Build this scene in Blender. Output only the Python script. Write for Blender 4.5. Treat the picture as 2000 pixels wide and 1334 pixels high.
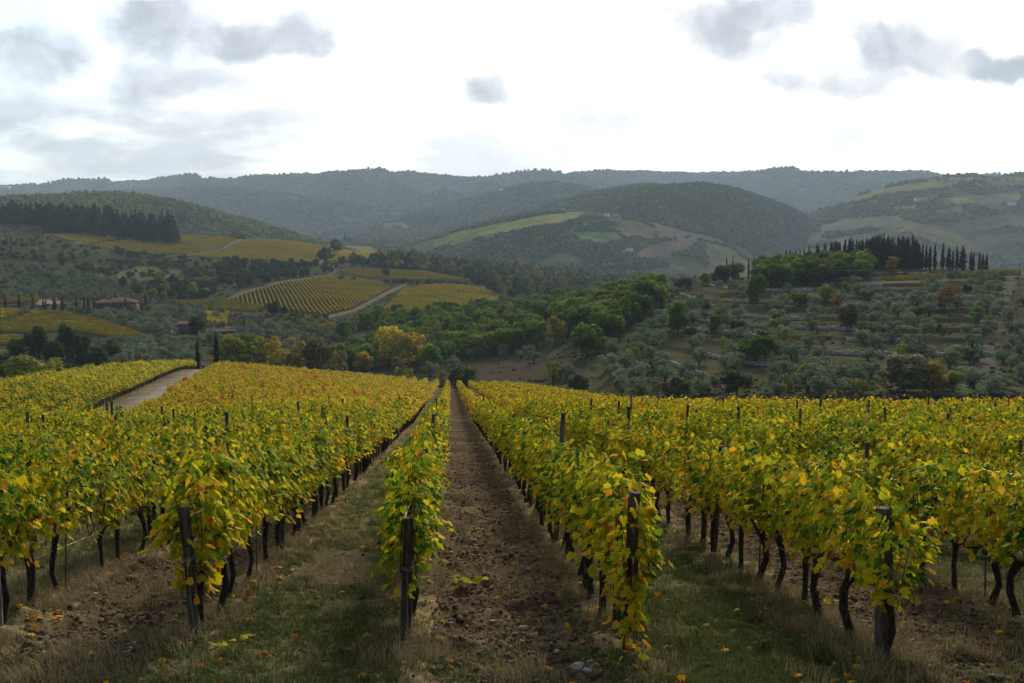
import bpy, math, random
import numpy as np
from mathutils import Vector, Matrix

for o in list(bpy.data.objects):
    bpy.data.objects.remove(o)
sc = bpy.context.scene
COL = sc.collection
random.seed(5)
RNG = np.random.RandomState(11)

# ------------------------------------------------------------------ camera
F = 1944.0                                   # focal length in pixels of the 2000 px wide photograph
A = math.atan(167.0 / F)                     # downward tilt
CA, SA = math.cos(A), math.sin(A)
cam = bpy.data.cameras.new('camera')
cam.lens = 35.0; cam.sensor_width = 36.0
cam.clip_start = 0.1; cam.clip_end = 40000
co = bpy.data.objects.new('camera', cam); COL.objects.link(co)
co.location = (0, 0, 0); co.rotation_euler = (math.pi / 2 - A, 0, 0)
sc.camera = co

# ------------------------------------------------------------------ sky, sun, exposure
SUN_AZ = math.radians(12.0)                  # to the right of the view axis
SUN_EL = math.radians(26.0)
SUN_STRENGTH = 3.6
SKY_STRENGTH = 0.1
HAZE_DENSITY = 8.8e-5
EXPOSURE = 0.65
sc.view_settings.view_transform = 'Standard'
sc.view_settings.look = 'None'
sc.view_settings.gamma = 1.0
sc.view_settings.use_curve_mapping = False
sc.view_settings.exposure = EXPOSURE
sun_dir = Vector((math.sin(SUN_AZ) * math.cos(SUN_EL), math.cos(SUN_AZ) * math.cos(SUN_EL), math.sin(SUN_EL)))
sl = bpy.data.lights.new('sun', 'SUN'); sl.energy = SUN_STRENGTH; sl.angle = math.radians(11); sl.color = (1.0, 0.93, 0.82)
so = bpy.data.objects.new('sun', sl); COL.objects.link(so)
so.rotation_euler = (-sun_dir).to_track_quat('-Z', 'Y').to_euler()
sc.cycles.use_denoising = True
sc.cycles.max_bounces = 6; sc.cycles.diffuse_bounces = 3; sc.cycles.transmission_bounces = 4
sc.cycles.volume_bounces = 0; sc.cycles.transparent_max_bounces = 4


class NT:
    """small node tree helper"""
    def __init__(s, tree):
        s.t = tree; s.n = tree.nodes; s.l = tree.links
    def new(s, typ, **kw):
        n = s.n.new(typ)
        for k, v in kw.items():
            setattr(n, k, v)
        return n
    def link(s, a, b):
        s.l.new(a, b)
    def put(s, sock, v):
        if hasattr(v, 'is_linked') or isinstance(v, bpy.types.NodeSocket):
            s.l.new(v, sock)
        else:
            sock.default_value = v
    def math(s, op, a, b=0.0, c=0.0, clamp=False):
        n = s.n.new('ShaderNodeMath'); n.operation = op; n.use_clamp = clamp
        s.put(n.inputs[0], a); s.put(n.inputs[1], b)
        if op in ('MULTIPLY_ADD', 'SMOOTH_MIN', 'SMOOTH_MAX'):
            s.put(n.inputs[2], c)
        return n.outputs[0]
    def vmath(s, op, a, b=(0, 0, 0)):
        n = s.n.new('ShaderNodeVectorMath'); n.operation = op
        s.put(n.inputs[0], a); s.put(n.inputs[1], b)
        return n.outputs[1] if op in ('DOT_PRODUCT', 'LENGTH', 'DISTANCE') else n.outputs[0]
    def noise(s, vec, scale, detail=4.0, rough=0.55, dist=0.0):
        n = s.n.new('ShaderNodeTexNoise'); n.inputs['Scale'].default_value = scale
        n.inputs['Detail'].default_value = detail; n.inputs['Roughness'].default_value = rough
        n.inputs['Distortion'].default_value = dist
        if vec is not None:
            s.l.new(vec, n.inputs['Vector'])
        return n.outputs['Fac']
    def smooth(s, v, a, b, lo=0.0, hi=1.0):
        n = s.n.new('ShaderNodeMapRange'); n.interpolation_type = 'SMOOTHSTEP'
        s.put(n.inputs[0], v)
        for i, x in enumerate((a, b, lo, hi)):
            s.put(n.inputs[i + 1], x)
        return n.outputs[0]
    def mix(s, f, a, b, mode='MIX'):
        n = s.n.new('ShaderNodeMix'); n.data_type = 'RGBA'; n.blend_type = mode
        s.put(n.inputs[0], f)
        for k, v in ((6, a), (7, b)):
            if isinstance(v, tuple) and len(v) == 3:
                v = v + (1.0,)
            s.put(n.inputs[k], v)
        return n.outputs[2]
    def ramp(s, f, stops):
        n = s.n.new('ShaderNodeValToRGB'); s.l.new(f, n.inputs[0])
        e = n.color_ramp.elements
        while len(e) < len(stops):
            e.new(0.5)
        for i, (p, c) in enumerate(stops):
            e[i].position = p; e[i].color = tuple(c) + (1.0,)
        return n.outputs[0]


def pix_dir(px, py):
    v = (667.0 - py) / F
    return ((px - 1000.0) / F, CA + SA * v, -SA + CA * v)


def build_world():
    w = bpy.data.worlds.new('World'); sc.world = w; w.use_nodes = True
    g = NT(w.node_tree); g.n.clear()
    out = g.new('ShaderNodeOutputWorld'); bg = g.new('ShaderNodeBackground')
    bg.inputs['Strength'].default_value = SKY_STRENGTH
    g.link(bg.outputs[0], out.inputs[0])
    sky = g.new('ShaderNodeTexSky', sky_type='NISHITA', sun_disc=False)
    sky.sun_elevation = SUN_EL; sky.sun_rotation = SUN_AZ
    sky.air_density = 1.0; sky.dust_density = 1.2; sky.ozone_density = 1.0
    tc = g.new('ShaderNodeTexCoord')
    d = tc.outputs['Generated']
    sep = g.new('ShaderNodeSeparateXYZ'); g.link(d, sep.inputs[0])
    x, y, z = sep.outputs
    zc = g.math('MAXIMUM', z, 0.0)
    den = g.math('ADD', zc, 0.14)
    comb = g.new('ShaderNodeCombineXYZ')
    g.link(g.math('DIVIDE', x, den), comb.inputs[0]); g.link(g.math('DIVIDE', y, den), comb.inputs[1])
    P = comb.outputs[0]                        # flat cloud deck seen in perspective
    # nearness to the sun
    dot = g.vmath('DOT_PRODUCT', d, tuple(sun_dir))
    glow = g.math('POWER', g.math('MAXIMUM', dot, 0.0), 5.0)
    glow2 = g.math('POWER', g.math('MAXIMUM', g.math('MULTIPLY_ADD', dot, 0.5, 0.5), 0.0), 2.2)
    # direction coordinates over the far side for the individual clouds
    yy = g.math('MAXIMUM', y, 0.08)
    cuv = g.new('ShaderNodeCombineXYZ')
    g.link(g.math('DIVIDE', x, yy), cuv.inputs[0]); g.link(g.math('DIVIDE', z, yy), cuv.inputs[1])
    nz = g.new('ShaderNodeTexNoise'); nz.inputs['Scale'].default_value = 9.0; nz.inputs['Detail'].default_value = 7.0
    nz.inputs['Roughness'].default_value = 0.58
    g.link(cuv.outputs[0], nz.inputs['Vector'])
    warp = g.new('ShaderNodeVectorMath', operation='MULTIPLY_ADD')
    sub = g.vmath('SUBTRACT', nz.outputs['Color'], (0.5, 0.5, 0.5))
    g.link(sub, warp.inputs[0]); warp.inputs[1].default_value = (0.14, 0.09, 0.0); g.link(cuv.outputs[0], warp.inputs[2])
    UV = warp.outputs[0]
    dens = g.noise(cuv.outputs[0], 13.0, 7.0, 0.6)
    blobs = [(70, 110, 105, 55, .85), (20, 215, 95, 28, .7), (310, 50, 130, 62, .95), (470, 85, 110, 55, .9), (570, 80, 80, 42, .9), (270, 145, 70, 45, .7), (400, 165, 100, 22, .6),
             (945, 165, 52, 34, .85), (470, 300, 150, 60, .5), (160, 275, 110, 18, .6), (1450, 30, 120, 56, .9), (1500, 75, 50, 36, .7),
             (1760, 105, 120, 44, .9), (1660, 165, 110, 28, .75), (1950, 118, 85, 30, .9), (1600, 150, 60, 40, .5), (1870, 90, 60, 40, .5), (1120, 240, 110, 50, .5), (1760, 250, 300, 45, .22), (1030, 90, 90, 60, .3), (1230, 200, 120, 50, .22), (800, 310, 260, 36, .25),
             (1010, 260, 70, 30, .2), (1090, 85, 60, 42, .26), (640, 300, 90, 30, .22), (150, 190, 60, 22, .4)]
    dark = None
    for (px, py, rx, ry, st) in blobs:
        dd = pix_dir(px, py)
        u0, w0 = dd[0] / dd[1], dd[2] / dd[1]
        m = g.new('ShaderNodeMapping'); m.vector_type = 'TEXTURE'
        m.inputs['Location'].default_value = (u0, w0, 0); m.inputs['Scale'].default_value = (rx / F * 1.6, ry / F * 1.7, 1)
        g.link(UV, m.inputs[0])
        r = g.vmath('LENGTH', m.outputs[0])
        b = g.smooth(r, 1.25, 0.15)
        b = g.math('ADD', b, g.math('MULTIPLY', g.math('SUBTRACT', dens, 0.5), 1.5))
        b = g.smooth(b, -0.02, 1.0, 0.0, min(1.0, st * 1.12))
        dark = b if dark is None else g.math('MAXIMUM', dark, b)
    dark = g.math('MULTIPLY', dark, g.smooth(y, 0.05, 0.3))
    dark = g.math('MULTIPLY', dark, g.smooth(g.noise(UV, 17.0, 6.0, 0.6), 0.30, 0.62, 0.72, 1.0))
    deck = g.smooth(g.noise(P, 0.55, 6.0, 0.6, 0.3), 0.50, 0.72, 0.0, 0.75)
    deck = g.math('MULTIPLY', deck, g.smooth(z, 0.30, 0.48))      # the deck overhead, above the frame
    dark = g.math('MAXIMUM', dark, deck)
    # cloud colours: thin bright veil, greyer the farther from the sun
    veil_b = g.math('ADD', g.math('MULTIPLY', glow, 0.50), g.math('MULTIPLY_ADD', glow2, 0.60, 0.08))
    veil = g.mix(g.math('MINIMUM', glow, 1.0), (0.90, 0.98, 1.07), (1.04, 1.0, 0.94))
    wisp = g.smooth(g.noise(UV, 7.0, 7.0, 0.62), 0.34, 0.66, 0.84, 1.12)
    veil_b = g.math('MULTIPLY', veil_b, wisp)
    vm = g.new('ShaderNodeVectorMath', operation='SCALE'); g.link(veil, vm.inputs[0]); g.link(veil_b, vm.inputs['Scale'])
    grey = g.math('MULTIPLY_ADD', glow2, 0.14, 0.31)
    gm = g.new('ShaderNodeVectorMath', operation='SCALE'); gm.inputs[0].default_value = (0.92, 0.99, 1.10); g.link(g.math('MULTIPLY', grey, g.smooth(g.noise(UV, 21.0, 6.0, 0.6), .3, .7, .88, 1.16)), gm.inputs['Scale'])
    cl = g.mix(g.math('MINIMUM', dark, 1.0), vm.outputs[0], gm.outputs[0])
    up = g.new('ShaderNodeVectorMath', operation='SCALE'); g.link(cl, up.inputs[0]); up.inputs['Scale'].default_value = 1.0 / SKY_STRENGTH
    # blue gaps in the veil, away from the sun
    gap = g.smooth(g.noise(P, 1.3, 6.0, 0.55, 0.2), 0.40, 0.60)
    gap = g.math('MULTIPLY', gap, g.smooth(glow, 0.80, 0.45))
    gap = g.math('MULTIPLY', gap, g.smooth(z, 0.02, 0.12))
    gap = g.math('MULTIPLY', gap, 0.75)
    gap = g.math('MULTIPLY', gap, g.math('SUBTRACT', 1.0, g.math('MINIMUM', dark, 1.0)))
    bl = g.new('ShaderNodeVectorMath', operation='SCALE'); g.link(sky.outputs[0], bl.inputs[0]); bl.inputs['Scale'].default_value = 1.5
    fin = g.mix(gap, up.outputs[0], bl.outputs[0])
    g.link(fin, bg.inputs['Color'])


build_world()

# ------------------------------------------------------------------ helpers: numbers
_tab = np.random.RandomState(3).rand(256, 256)


def vnoise(x, y, sc_=1.0, seed=0):
    x = np.asarray(x, float) / sc_ + seed * 17.31; y = np.asarray(y, float) / sc_ + seed * 9.77
    xi = np.floor(x).astype(int); yi = np.floor(y).astype(int)
    fx = x - xi; fy = y - yi
    fx = fx * fx * (3 - 2 * fx); fy = fy * fy * (3 - 2 * fy)
    a = _tab[xi & 255, yi & 255]; b = _tab[(xi + 1) & 255, yi & 255]
    c = _tab[xi & 255, (yi + 1) & 255]; d = _tab[(xi + 1) & 255, (yi + 1) & 255]
    return (a * (1 - fx) + b * fx) * (1 - fy) + (c * (1 - fx) + d * fx) * fy


def fbm(x, y, sc_=1.0, oct_=4, seed=0, gain=0.5):
    s = 0; amp = 1; tot = 0
    for i in range(oct_):
        s = s + amp * vnoise(x, y, sc_ / (2 ** i), seed + i); tot += amp; amp *= gain
    return s / tot


def sstep(a, b, x):
    t = np.clip((np.asarray(x, float) - a) / (b - a), 0, 1)
    return t * t * (3 - 2 * t)


def inpoly(px, py, poly):
    px = np.asarray(px, float); py = np.asarray(py, float)
    r = np.zeros(px.shape, bool)
    n = len(poly); j = n - 1
    for i in range(n):
        xi, yi = poly[i]; xj, yj = poly[j]
        c = ((yi > py) != (yj > py)) & (px < (xj - xi) * (py - yi) / (yj - yi + 1e-9) + xi)
        r ^= c; j = i
    return r


def proj(x, y, z):
    yc = y * CA - z * SA; zc = y * SA + z * CA
    return 1000 + F * x / yc, 667 - F * zc / yc


def t_of_py(py):
    v = (667.0 - np.asarray(py, float)) / F
    return (-SA + CA * v) / (CA + SA * v)


# ------------------------------------------------------------------ terrain heights
ROWDIR = -0.0628                               # the vine rows run along (ROWDIR, 1)
_py_cols = [-600, -200, 0, 200, 400, 600, 800, 1000, 1200, 1400, 1600, 1800, 2000, 2200, 2700]
_Yk = [60, 130, 180, 230, 300, 380, 460, 560, 700, 900, 1150, 1500, 2000, 3000, 4500, 6500, 9500]
_T = {
    -200: [900, 850, 800, 760, 705, 660, 620, 585, 530, 460, 432, 490, 520, 500, 480, 470, 460],
    0:    [900, 850, 800, 760, 700, 656, 618, 585, 530, 455, 430, 490, 520, 500, 480, 470, 460],
    200:  [900, 850, 810, 765, 708, 665, 625, 588, 540, 482, 446, 480, 510, 490, 470, 460, 455],
    400:  [900, 850, 830, 785, 720, 672, 638, 603, 560, 505, 458, 475, 500, 480, 462, 455, 450],
    600:  [900, 850, 840, 805, 750, 700, 650, 612, 560, 520, 472, 482, 495, 475, 455, 450, 445],
    800:  [900, 850, 840, 820, 765, 715, 665, 620, 578, 538, 515, 515, 498, 464, 446, 440, 435],
    1000: [900, 850, 840, 800, 738, 690, 650, 620, 595, 565, 545, 532, 510, 470, 450, 440, 435],
    1200: [900, 850, 825, 765, 690, 622, 592, 596, 598, 580, 562, 545, 525, 495, 470, 460, 450],
    1400: [900, 850, 800, 735, 650, 572, 542, 570, 580, 578, 570, 560, 545, 510, 480, 470, 455],
    1600: [900, 850, 797, 728, 634, 560, 526, 548, 575, 582, 575, 560, 540, 505, 480, 470, 455],
    1800: [900, 850, 794, 722, 630, 556, 522, 542, 575, 585, 578, 560, 540, 505, 480, 470, 455],
    2000: [900, 850, 794, 722, 632, 562, 530, 545, 572, 582, 575, 555, 535, 500, 475, 465, 455],
}
_T[-600] = _T[-200]; _T[2200] = _T[2000]; _T[2700] = _T[2000]


def _make_table():
    us = np.array([(c - 1000) / F for c in _py_cols]); ls = np.log(_Yk)
    tt = np.array([t_of_py(_T[c]) for c in _py_cols])
    gu = np.linspace(us[0], us[-1], 240); gl = np.linspace(ls[0], ls[-1], 420)
    a = np.array([np.interp(gl, ls, tt[i]) for i in range(len(us))])
    b = np.array([np.interp(gu, us, a[:, j]) for j in range(len(gl))]).T
    def blur(m, k, ax):
        pad = [(0, 0), (0, 0)]; pad[ax] = (k, k)
        p = np.pad(m, pad, mode='edge'); c = np.cumsum(p, axis=ax)
        c = np.insert(c, 0, 0, axis=ax); n = 2 * k + 1
        if ax == 0:
            return (c[n:] - c[:-n]) / n
        return (c[:, n:] - c[:, :-n]) / n
    for _ in range(2):
        b = blur(b, 5, 0); b = blur(b, 4, 1)
    return gu, gl, b


_gu, _gl, _gt = _make_table()


def table_z(x, y):
    y = np.maximum(np.asarray(y, float), 1.0)
    u = np.clip(x / y, _gu[0], _gu[-1]); l = np.clip(np.log(y), _gl[0], _gl[-1])
    fu = (u - _gu[0]) / (_gu[1] - _gu[0]); fl = (l - _gl[0]) / (_gl[1] - _gl[0])
    i = np.clip(fu.astype(int), 0, len(_gu) - 2); j = np.clip(fl.astype(int), 0, len(_gl) - 2)
    fu = fu - i; fl = fl - j
    t = (_gt[i, j] * (1 - fu) + _gt[i + 1, j] * fu) * (1 - fl) + (_gt[i, j + 1] * (1 - fu) + _gt[i + 1, j + 1] * fu) * fl
    return t * y


_yend_px = [-900, -300, 0, 200, 370, 430, 880, 1000, 1130, 1250, 1400, 1500, 2900]
_yend_v = [100, 112, 130, 178, 222, 226, 232, 222, 182, 124, 96, 92, 92]


def yend(x, y):
    px = 1000 + F * np.asarray(x, float) / np.maximum(y, 1.0)
    return np.interp(px, _yend_px, _yend_v)


def near_z(x, y):
    x = np.asarray(x, float); y = np.asarray(y, float)
    xr = x - ROWDIR * y
    z = np.where(y < 78, -3.0 - 0.132 * y, -3.0 - 0.132 * 78 - 0.1155 * (y - 78))
    z = np.where(y < 8.5, -1.75 - (4.122 - 1.75) * sstep(1.5, 8.5, y), z)
    z = z + 0.088 * np.clip(-xr, 0, 52) * sstep(80, 215, y)
    z = z - 0.11 * np.clip(-xr - 12, 0, 27) * sstep(34, 66, y) * (1 - sstep(86, 130, y))
    z = z - 0.17 * np.maximum(xr - 13.5, 0) * sstep(72, 112, y)
    z = z + 0.25 * (fbm(x, y, 22, 2, 5) - 0.5) * sstep(14, 40, y)
    return z


def base_z(x, y):
    x = np.asarray(x, float); y = np.asarray(y, float)
    zt = table_z(x, y) + (fbm(x, y, 60, 4, 2) - 0.5) * 5.0 * sstep(180, 420, y)
    ye = yend(x, y)
    w = sstep(0, 1, (y - ye) / (0.14 * ye + 8))
    return near_z(x, y) * (1 - w) + zt * w


STEP = 1.75


def terrace_mask(x, y):
    px = 1000 + F * x / np.maximum(y, 1.0)
    m = sstep(1090, 1200, px) * sstep(1975, 1935, px) * sstep(196, 215, y) * sstep(455, 435, y)
    return m * (0.55 + 0.45 * sstep(0.35, 0.55, fbm(x, y, 90, 2, 9)))


def ground_z(x, y):
    z = base_z(x, y)
    m = terrace_mask(x, y)
    q = z / STEP; k = np.floor(q); f = q - k
    st = (k + 0.30 * f + 0.70 * sstep(0.84, 0.97, f)) * STEP
    return z * (1 - m) + st * m


# far hills: (name, label, crest polyline in the photograph, distance, front width, back width, gully size)
HILLS = [
    ('mountain_ridge', [(-700, 372), (-200, 372), (90, 370), (140, 363), (200, 361), (300, 356), (380, 352), (480, 352), (560, 350), (640, 350), (700, 347),
                        (760, 342), (800, 340), (840, 345), (905, 353), (960, 350), (1040, 343), (1100, 348), (1180, 339), (1250, 336), (1320, 342),
                        (1400, 339), (1480, 341), (1560, 338), (1650, 342), (1750, 350), (1800, 347), (1900, 347), (2000, 350), (2300, 345), (2900, 345)], 6600, 2900, 900, 190),
    ('field_hill', [(1380, 505), (1480, 462), (1560, 428), (1640, 396), (1700, 376), (1760, 361), (1830, 350), (1890, 346), (1930, 350), (2000, 341), (2150, 325), (2400, 318), (2900, 330)], 3700, 1900, 700, 38),
    ('wooded_spur', [(560, 500), (660, 462), (740, 440), (800, 424), (860, 407), (920, 391), (980, 374), (1030, 361), (1080, 357), (1140, 366), (1200, 392), (1300, 430), (1420, 480)], 4000, 1500, 700, 85),
    ('wooded_shoulder', [(900, 478), (960, 442), (1020, 412), (1080, 395), (1140, 380), (1200, 368), (1260, 361), (1330, 366), (1400, 385), (1500, 425), (1600, 480)], 3250, 1100, 600, 50),
    ('wooded_dome', [(1020, 490), (1090, 432), (1150, 402), (1210, 382), (1260, 370), (1310, 362), (1370, 359), (1420, 366), (1480, 384), (1540, 405), (1590, 430), (1640, 466), (1700, 510)], 2900, 1000, 500, 34),
    ('field_slope', [(690, 510), (760, 494), (830, 468), (900, 446), (980, 428), (1050, 415), (1130, 411), (1200, 416), (1280, 430), (1380, 446), (1480, 470), (1560, 498), (1640, 530)], 2350, 780, 400, 12),
    ('near_left_hill', [(-500, 385), (-100, 388), (0, 385), (100, 379), (200, 376), (260, 378), (330, 388), (400, 404), (470, 424), (530, 441), (600, 462), (680, 484), (760, 510)], 1900, 700, 400, 16),
    ('middle_ridge', [(-500, 380), (-100, 378), (150, 377), (300, 370), (400, 366), (480, 371), (560, 380), (640, 388), (720, 401), (800, 422), (860, 440), (940, 462), (1020, 490)], 4900, 1700, 700, 85),
]


def hill_z(i, x, y):
    name, crest, D, Wf, Wb, gul = HILLS[i]
    x = np.asarray(x, float); y = np.asarray(y, float)
    px = 1000 + F * x / y
    cx = [c[0] for c in crest]; cy = [c[1] for c in crest]
    t = t_of_py(np.interp(px, cx, cy))
    Dl = D * (1 + 0.05 * np.sin(px / 170.0 + i))
    zc = t * Dl - (11, 5, 9, 8, 7, 4, 5.5, 9)[i]
    zb = -90.0
    s = np.where(y < Dl, (Dl - y) / Wf, (y - Dl) / Wb)
    prof = np.cos(np.clip(s, 0, 1) * math.pi / 2) ** 1.25
    z = zb + (zc - zb) * prof
    rid = 1 - np.abs(2 * fbm(x + 0.35 * y, y * 0.45, 520 if D > 2500 else 260, 3, 20 + i) - 1) * 1.6
    z = z + gul * (rid - 0.55) * sstep(0.06, 0.45, s)
    return z


def all_z(x, y):
    z = ground_z(x, y)
    for i in range(len(HILLS)):
        D, Wf, Wb = HILLS[i][2:5]
        m = (y > D * 0.94 - Wf) & (y < D * 1.06 + Wb)
        if np.any(m):
            z = np.where(m, np.maximum(z, hill_z(i, x, np.maximum(y, 10.0))), z)
    return z


_Ym = np.concatenate([np.geomspace(6, 200, 300), np.linspace(201, 620, 560), np.geomspace(622, 8200, 700)])


def hit(px, py, ymin=0.0, ymax=1e9):
    """points of the land seen at photograph pixels (px, py)"""
    px = np.atleast_1d(np.asarray(px, float)); py = np.atleast_1d(np.asarray(py, float))
    v = (667.0 - py) / F
    dy = CA + SA * v
    rx = (px - 1000) / F / dy; rz = (-SA + CA * v) / dy
    Ys = _Ym[(_Ym > ymin) & (_Ym < ymax)]
    out = np.full((len(px), 3), np.nan)
    for a in range(0, len(px), 400):
        s = slice(a, a + 400)
        Y = np.broadcast_to(Ys, (len(px[s]), len(Ys)))
        d = rz[s][:, None] * Y - all_z(rx[s][:, None] * Y, Y)
        neg = d < 0
        k = np.argmax(neg, axis=1); ok = neg.any(axis=1)
        k1 = np.maximum(k, 1)
        r = np.arange(len(k1))
        d0 = d[r, k1 - 1]; d1 = d[r, k1]
        f = np.clip(d0 / (d0 - d1 + 1e-9), 0, 1)
        yy = Ys[k1 - 1] + f * (Ys[k1] - Ys[k1 - 1])
        o = np.stack([rx[s] * yy, yy, rz[s] * yy], 1)
        o[~ok] = np.nan
        out[s] = o
    return out


def hit1(px, py, ymin=0.0):
    return hit([px], [py], ymin)[0]


def on_ground(px_, Y):
    """a point on the land at depth Y in the direction of photograph column px_"""
    x = (px_ - 1000) / F * Y
    return np.array([x, Y, float(all_z(np.array([x]), np.array([Y]))[0])])


# ------------------------------------------------------------------ helpers: meshes
def mesh_np(name, verts, faces, mat=None, attrs=None, smooth=False):
    """faces: (n,k) array, or list of such arrays"""
    verts = np.asarray(verts, np.float32)
    fl = faces if isinstance(faces, list) else [faces]
    fl = [np.asarray(f, np.int32) for f in fl if len(f)]
    me = bpy.data.meshes.new(name)
    me.vertices.add(len(verts)); me.vertices.foreach_set('co', verts.ravel())
    tot = np.concatenate([np.full(len(f), f.shape[1], np.int32) for f in fl])
    idx = np.concatenate([f.ravel() for f in fl])
    st = np.concatenate([[0], np.cumsum(tot)[:-1]]).astype(np.int32)
    me.loops.add(len(idx)); me.loops.foreach_set('vertex_index', idx)
    me.polygons.add(len(tot)); me.polygons.foreach_set('loop_start', st)
    if smooth:
        me.polygons.foreach_set('use_smooth', np.ones(len(tot), bool))
    me.update(calc_edges=True)
    for k, v in (attrs or {}).items():
        v = np.asarray(v, np.float32)
        if v.ndim == 1:
            a = me.attributes.new(k, 'FLOAT', 'POINT'); a.data.foreach_set('value', v)
        else:
            a = me.attributes.new(k, 'FLOAT_COLOR', 'POINT')
            c = np.ones((len(v), 4), np.float32); c[:, :3] = v
            a.data.foreach_set('color', c.ravel())
    if mat:
        me.materials.append(mat)
    return me


class MB:
    """collects shapes into one mesh"""
    def __init__(s):
        s.v = []; s.q = []; s.t = []; s.n = 0; s.a = []
    def add(s, v, f, val=0.5):
        v = np.asarray(v, float); f = np.asarray(f, int) + s.n
        s.v.append(v); s.n += len(v); s.a.append(np.full(len(v), val))
        (s.q if f.shape[1] == 4 else s.t).append(f)
    def tube(s, pts, rad, sides=6, cap=True, val=0.5, rough=0.0, rng=None):
        pts = np.asarray(pts, float); n = len(pts)
        rad = np.broadcast_to(np.asarray(rad, float), (n,))
        vs = []
        for i in range(n):
            d = pts[min(i + 1, n - 1)] - pts[max(i - 1, 0)]
            d = d / (np.linalg.norm(d) + 1e-9)
            a = np.cross(d, [0, 0, 1.0]) if abs(d[2]) < 0.9 else np.cross(d, [1.0, 0, 0])
            a /= np.linalg.norm(a); b = np.cross(d, a)
            th = np.arange(sides) / sides * 2 * math.pi
            rr = rad[i] * (1 + (rng.uniform(-rough, rough, sides) if rng is not None else 0))
            vs.append(pts[i] + np.outer(np.cos(th) * rr, a) + np.outer(np.sin(th) * rr, b))
        v = np.concatenate(vs); f = []
        for i in range(n - 1):
            for k in range(sides):
                k2 = (k + 1) % sides
                f.append((i * sides + k, i * sides + k2, (i + 1) * sides + k2, (i + 1) * sides + k))
        s.add(v, f, val)
        if cap:
            c = np.vstack([v[(n - 1) * sides:], pts[-1:] + (pts[-1] - pts[-2]) * 0.02])
            s.add(c, [(k, (k + 1) % sides, sides) for k in range(sides)], val)
    def box(s, cx, cy, cz, sx, sy, sz, rz=0.0, val=0.5):
        v = np.array([(a * sx / 2, b * sy / 2, c * sz / 2) for c in (-1, 1) for b in (-1, 1) for a in (-1, 1)])
        if rz:
            c_, s_ = math.cos(rz), math.sin(rz)
            v = v @ np.array([[c_, s_, 0], [-s_, c_, 0], [0, 0, 1]])
        f = [(0, 2, 3, 1), (4, 5, 7, 6), (0, 1, 5, 4), (2, 6, 7, 3), (0, 4, 6, 2), (1, 3, 7, 5)]
        s.add(v + np.array([cx, cy, cz]), f, val)
    def mesh(s, name, mat=None, smooth=False):
        fl = []
        if s.q:
            fl.append(np.concatenate(s.q))
        if s.t:
            fl.append(np.concatenate(s.t))
        return mesh_np(name, np.concatenate(s.v), fl, mat, {'cv': np.concatenate(s.a)}, smooth)


def link(name, me, parent=None, loc=None, rz=0.0, scale=None, color=None):
    o = bpy.data.objects.new(name, me); COL.objects.link(o)
    if parent is not None:
        o.parent = parent
    if loc is not None:
        o.location = loc
    if rz:
        o.rotation_euler = (0, 0, rz)
    if scale is not None:
        o.scale = scale if isinstance(scale, (tuple, list)) else (scale,) * 3
    if color is not None:
        o.color = tuple(color) + (1.0,)
    return o


def tag(o, label=None, cat=None, group=None, kind=None):
    if label: o['label'] = label
    if cat: o['category'] = cat
    if group: o['group'] = group
    if kind: o['kind'] = kind
    return o


def thing(name, label, cat, loc, rz=0.0, scale=1.0, group=None):
    o = link(name, None, None, tuple(float(c) for c in loc), rz, scale)
    return tag(o, label, cat, group)


_ONES = ['', 'first', 'second', 'third', 'fourth', 'fifth', 'sixth', 'seventh', 'eighth', 'ninth', 'tenth', 'eleventh', 'twelfth', 'thirteenth',
         'fourteenth', 'fifteenth', 'sixteenth', 'seventeenth', 'eighteenth', 'nineteenth']
_TENS = ['', '', 'twenty', 'thirty', 'forty', 'fifty', 'sixty', 'seventy', 'eighty', 'ninety']


def ordw(n):
    if n < 20:
        return _ONES[n]
    if n % 10 == 0:
        return _TENS[n // 10][:-1] + 'ieth' if n < 100 else str(n) + 'th'
    return _TENS[n // 10] + '-' + _ONES[n % 10]


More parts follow.
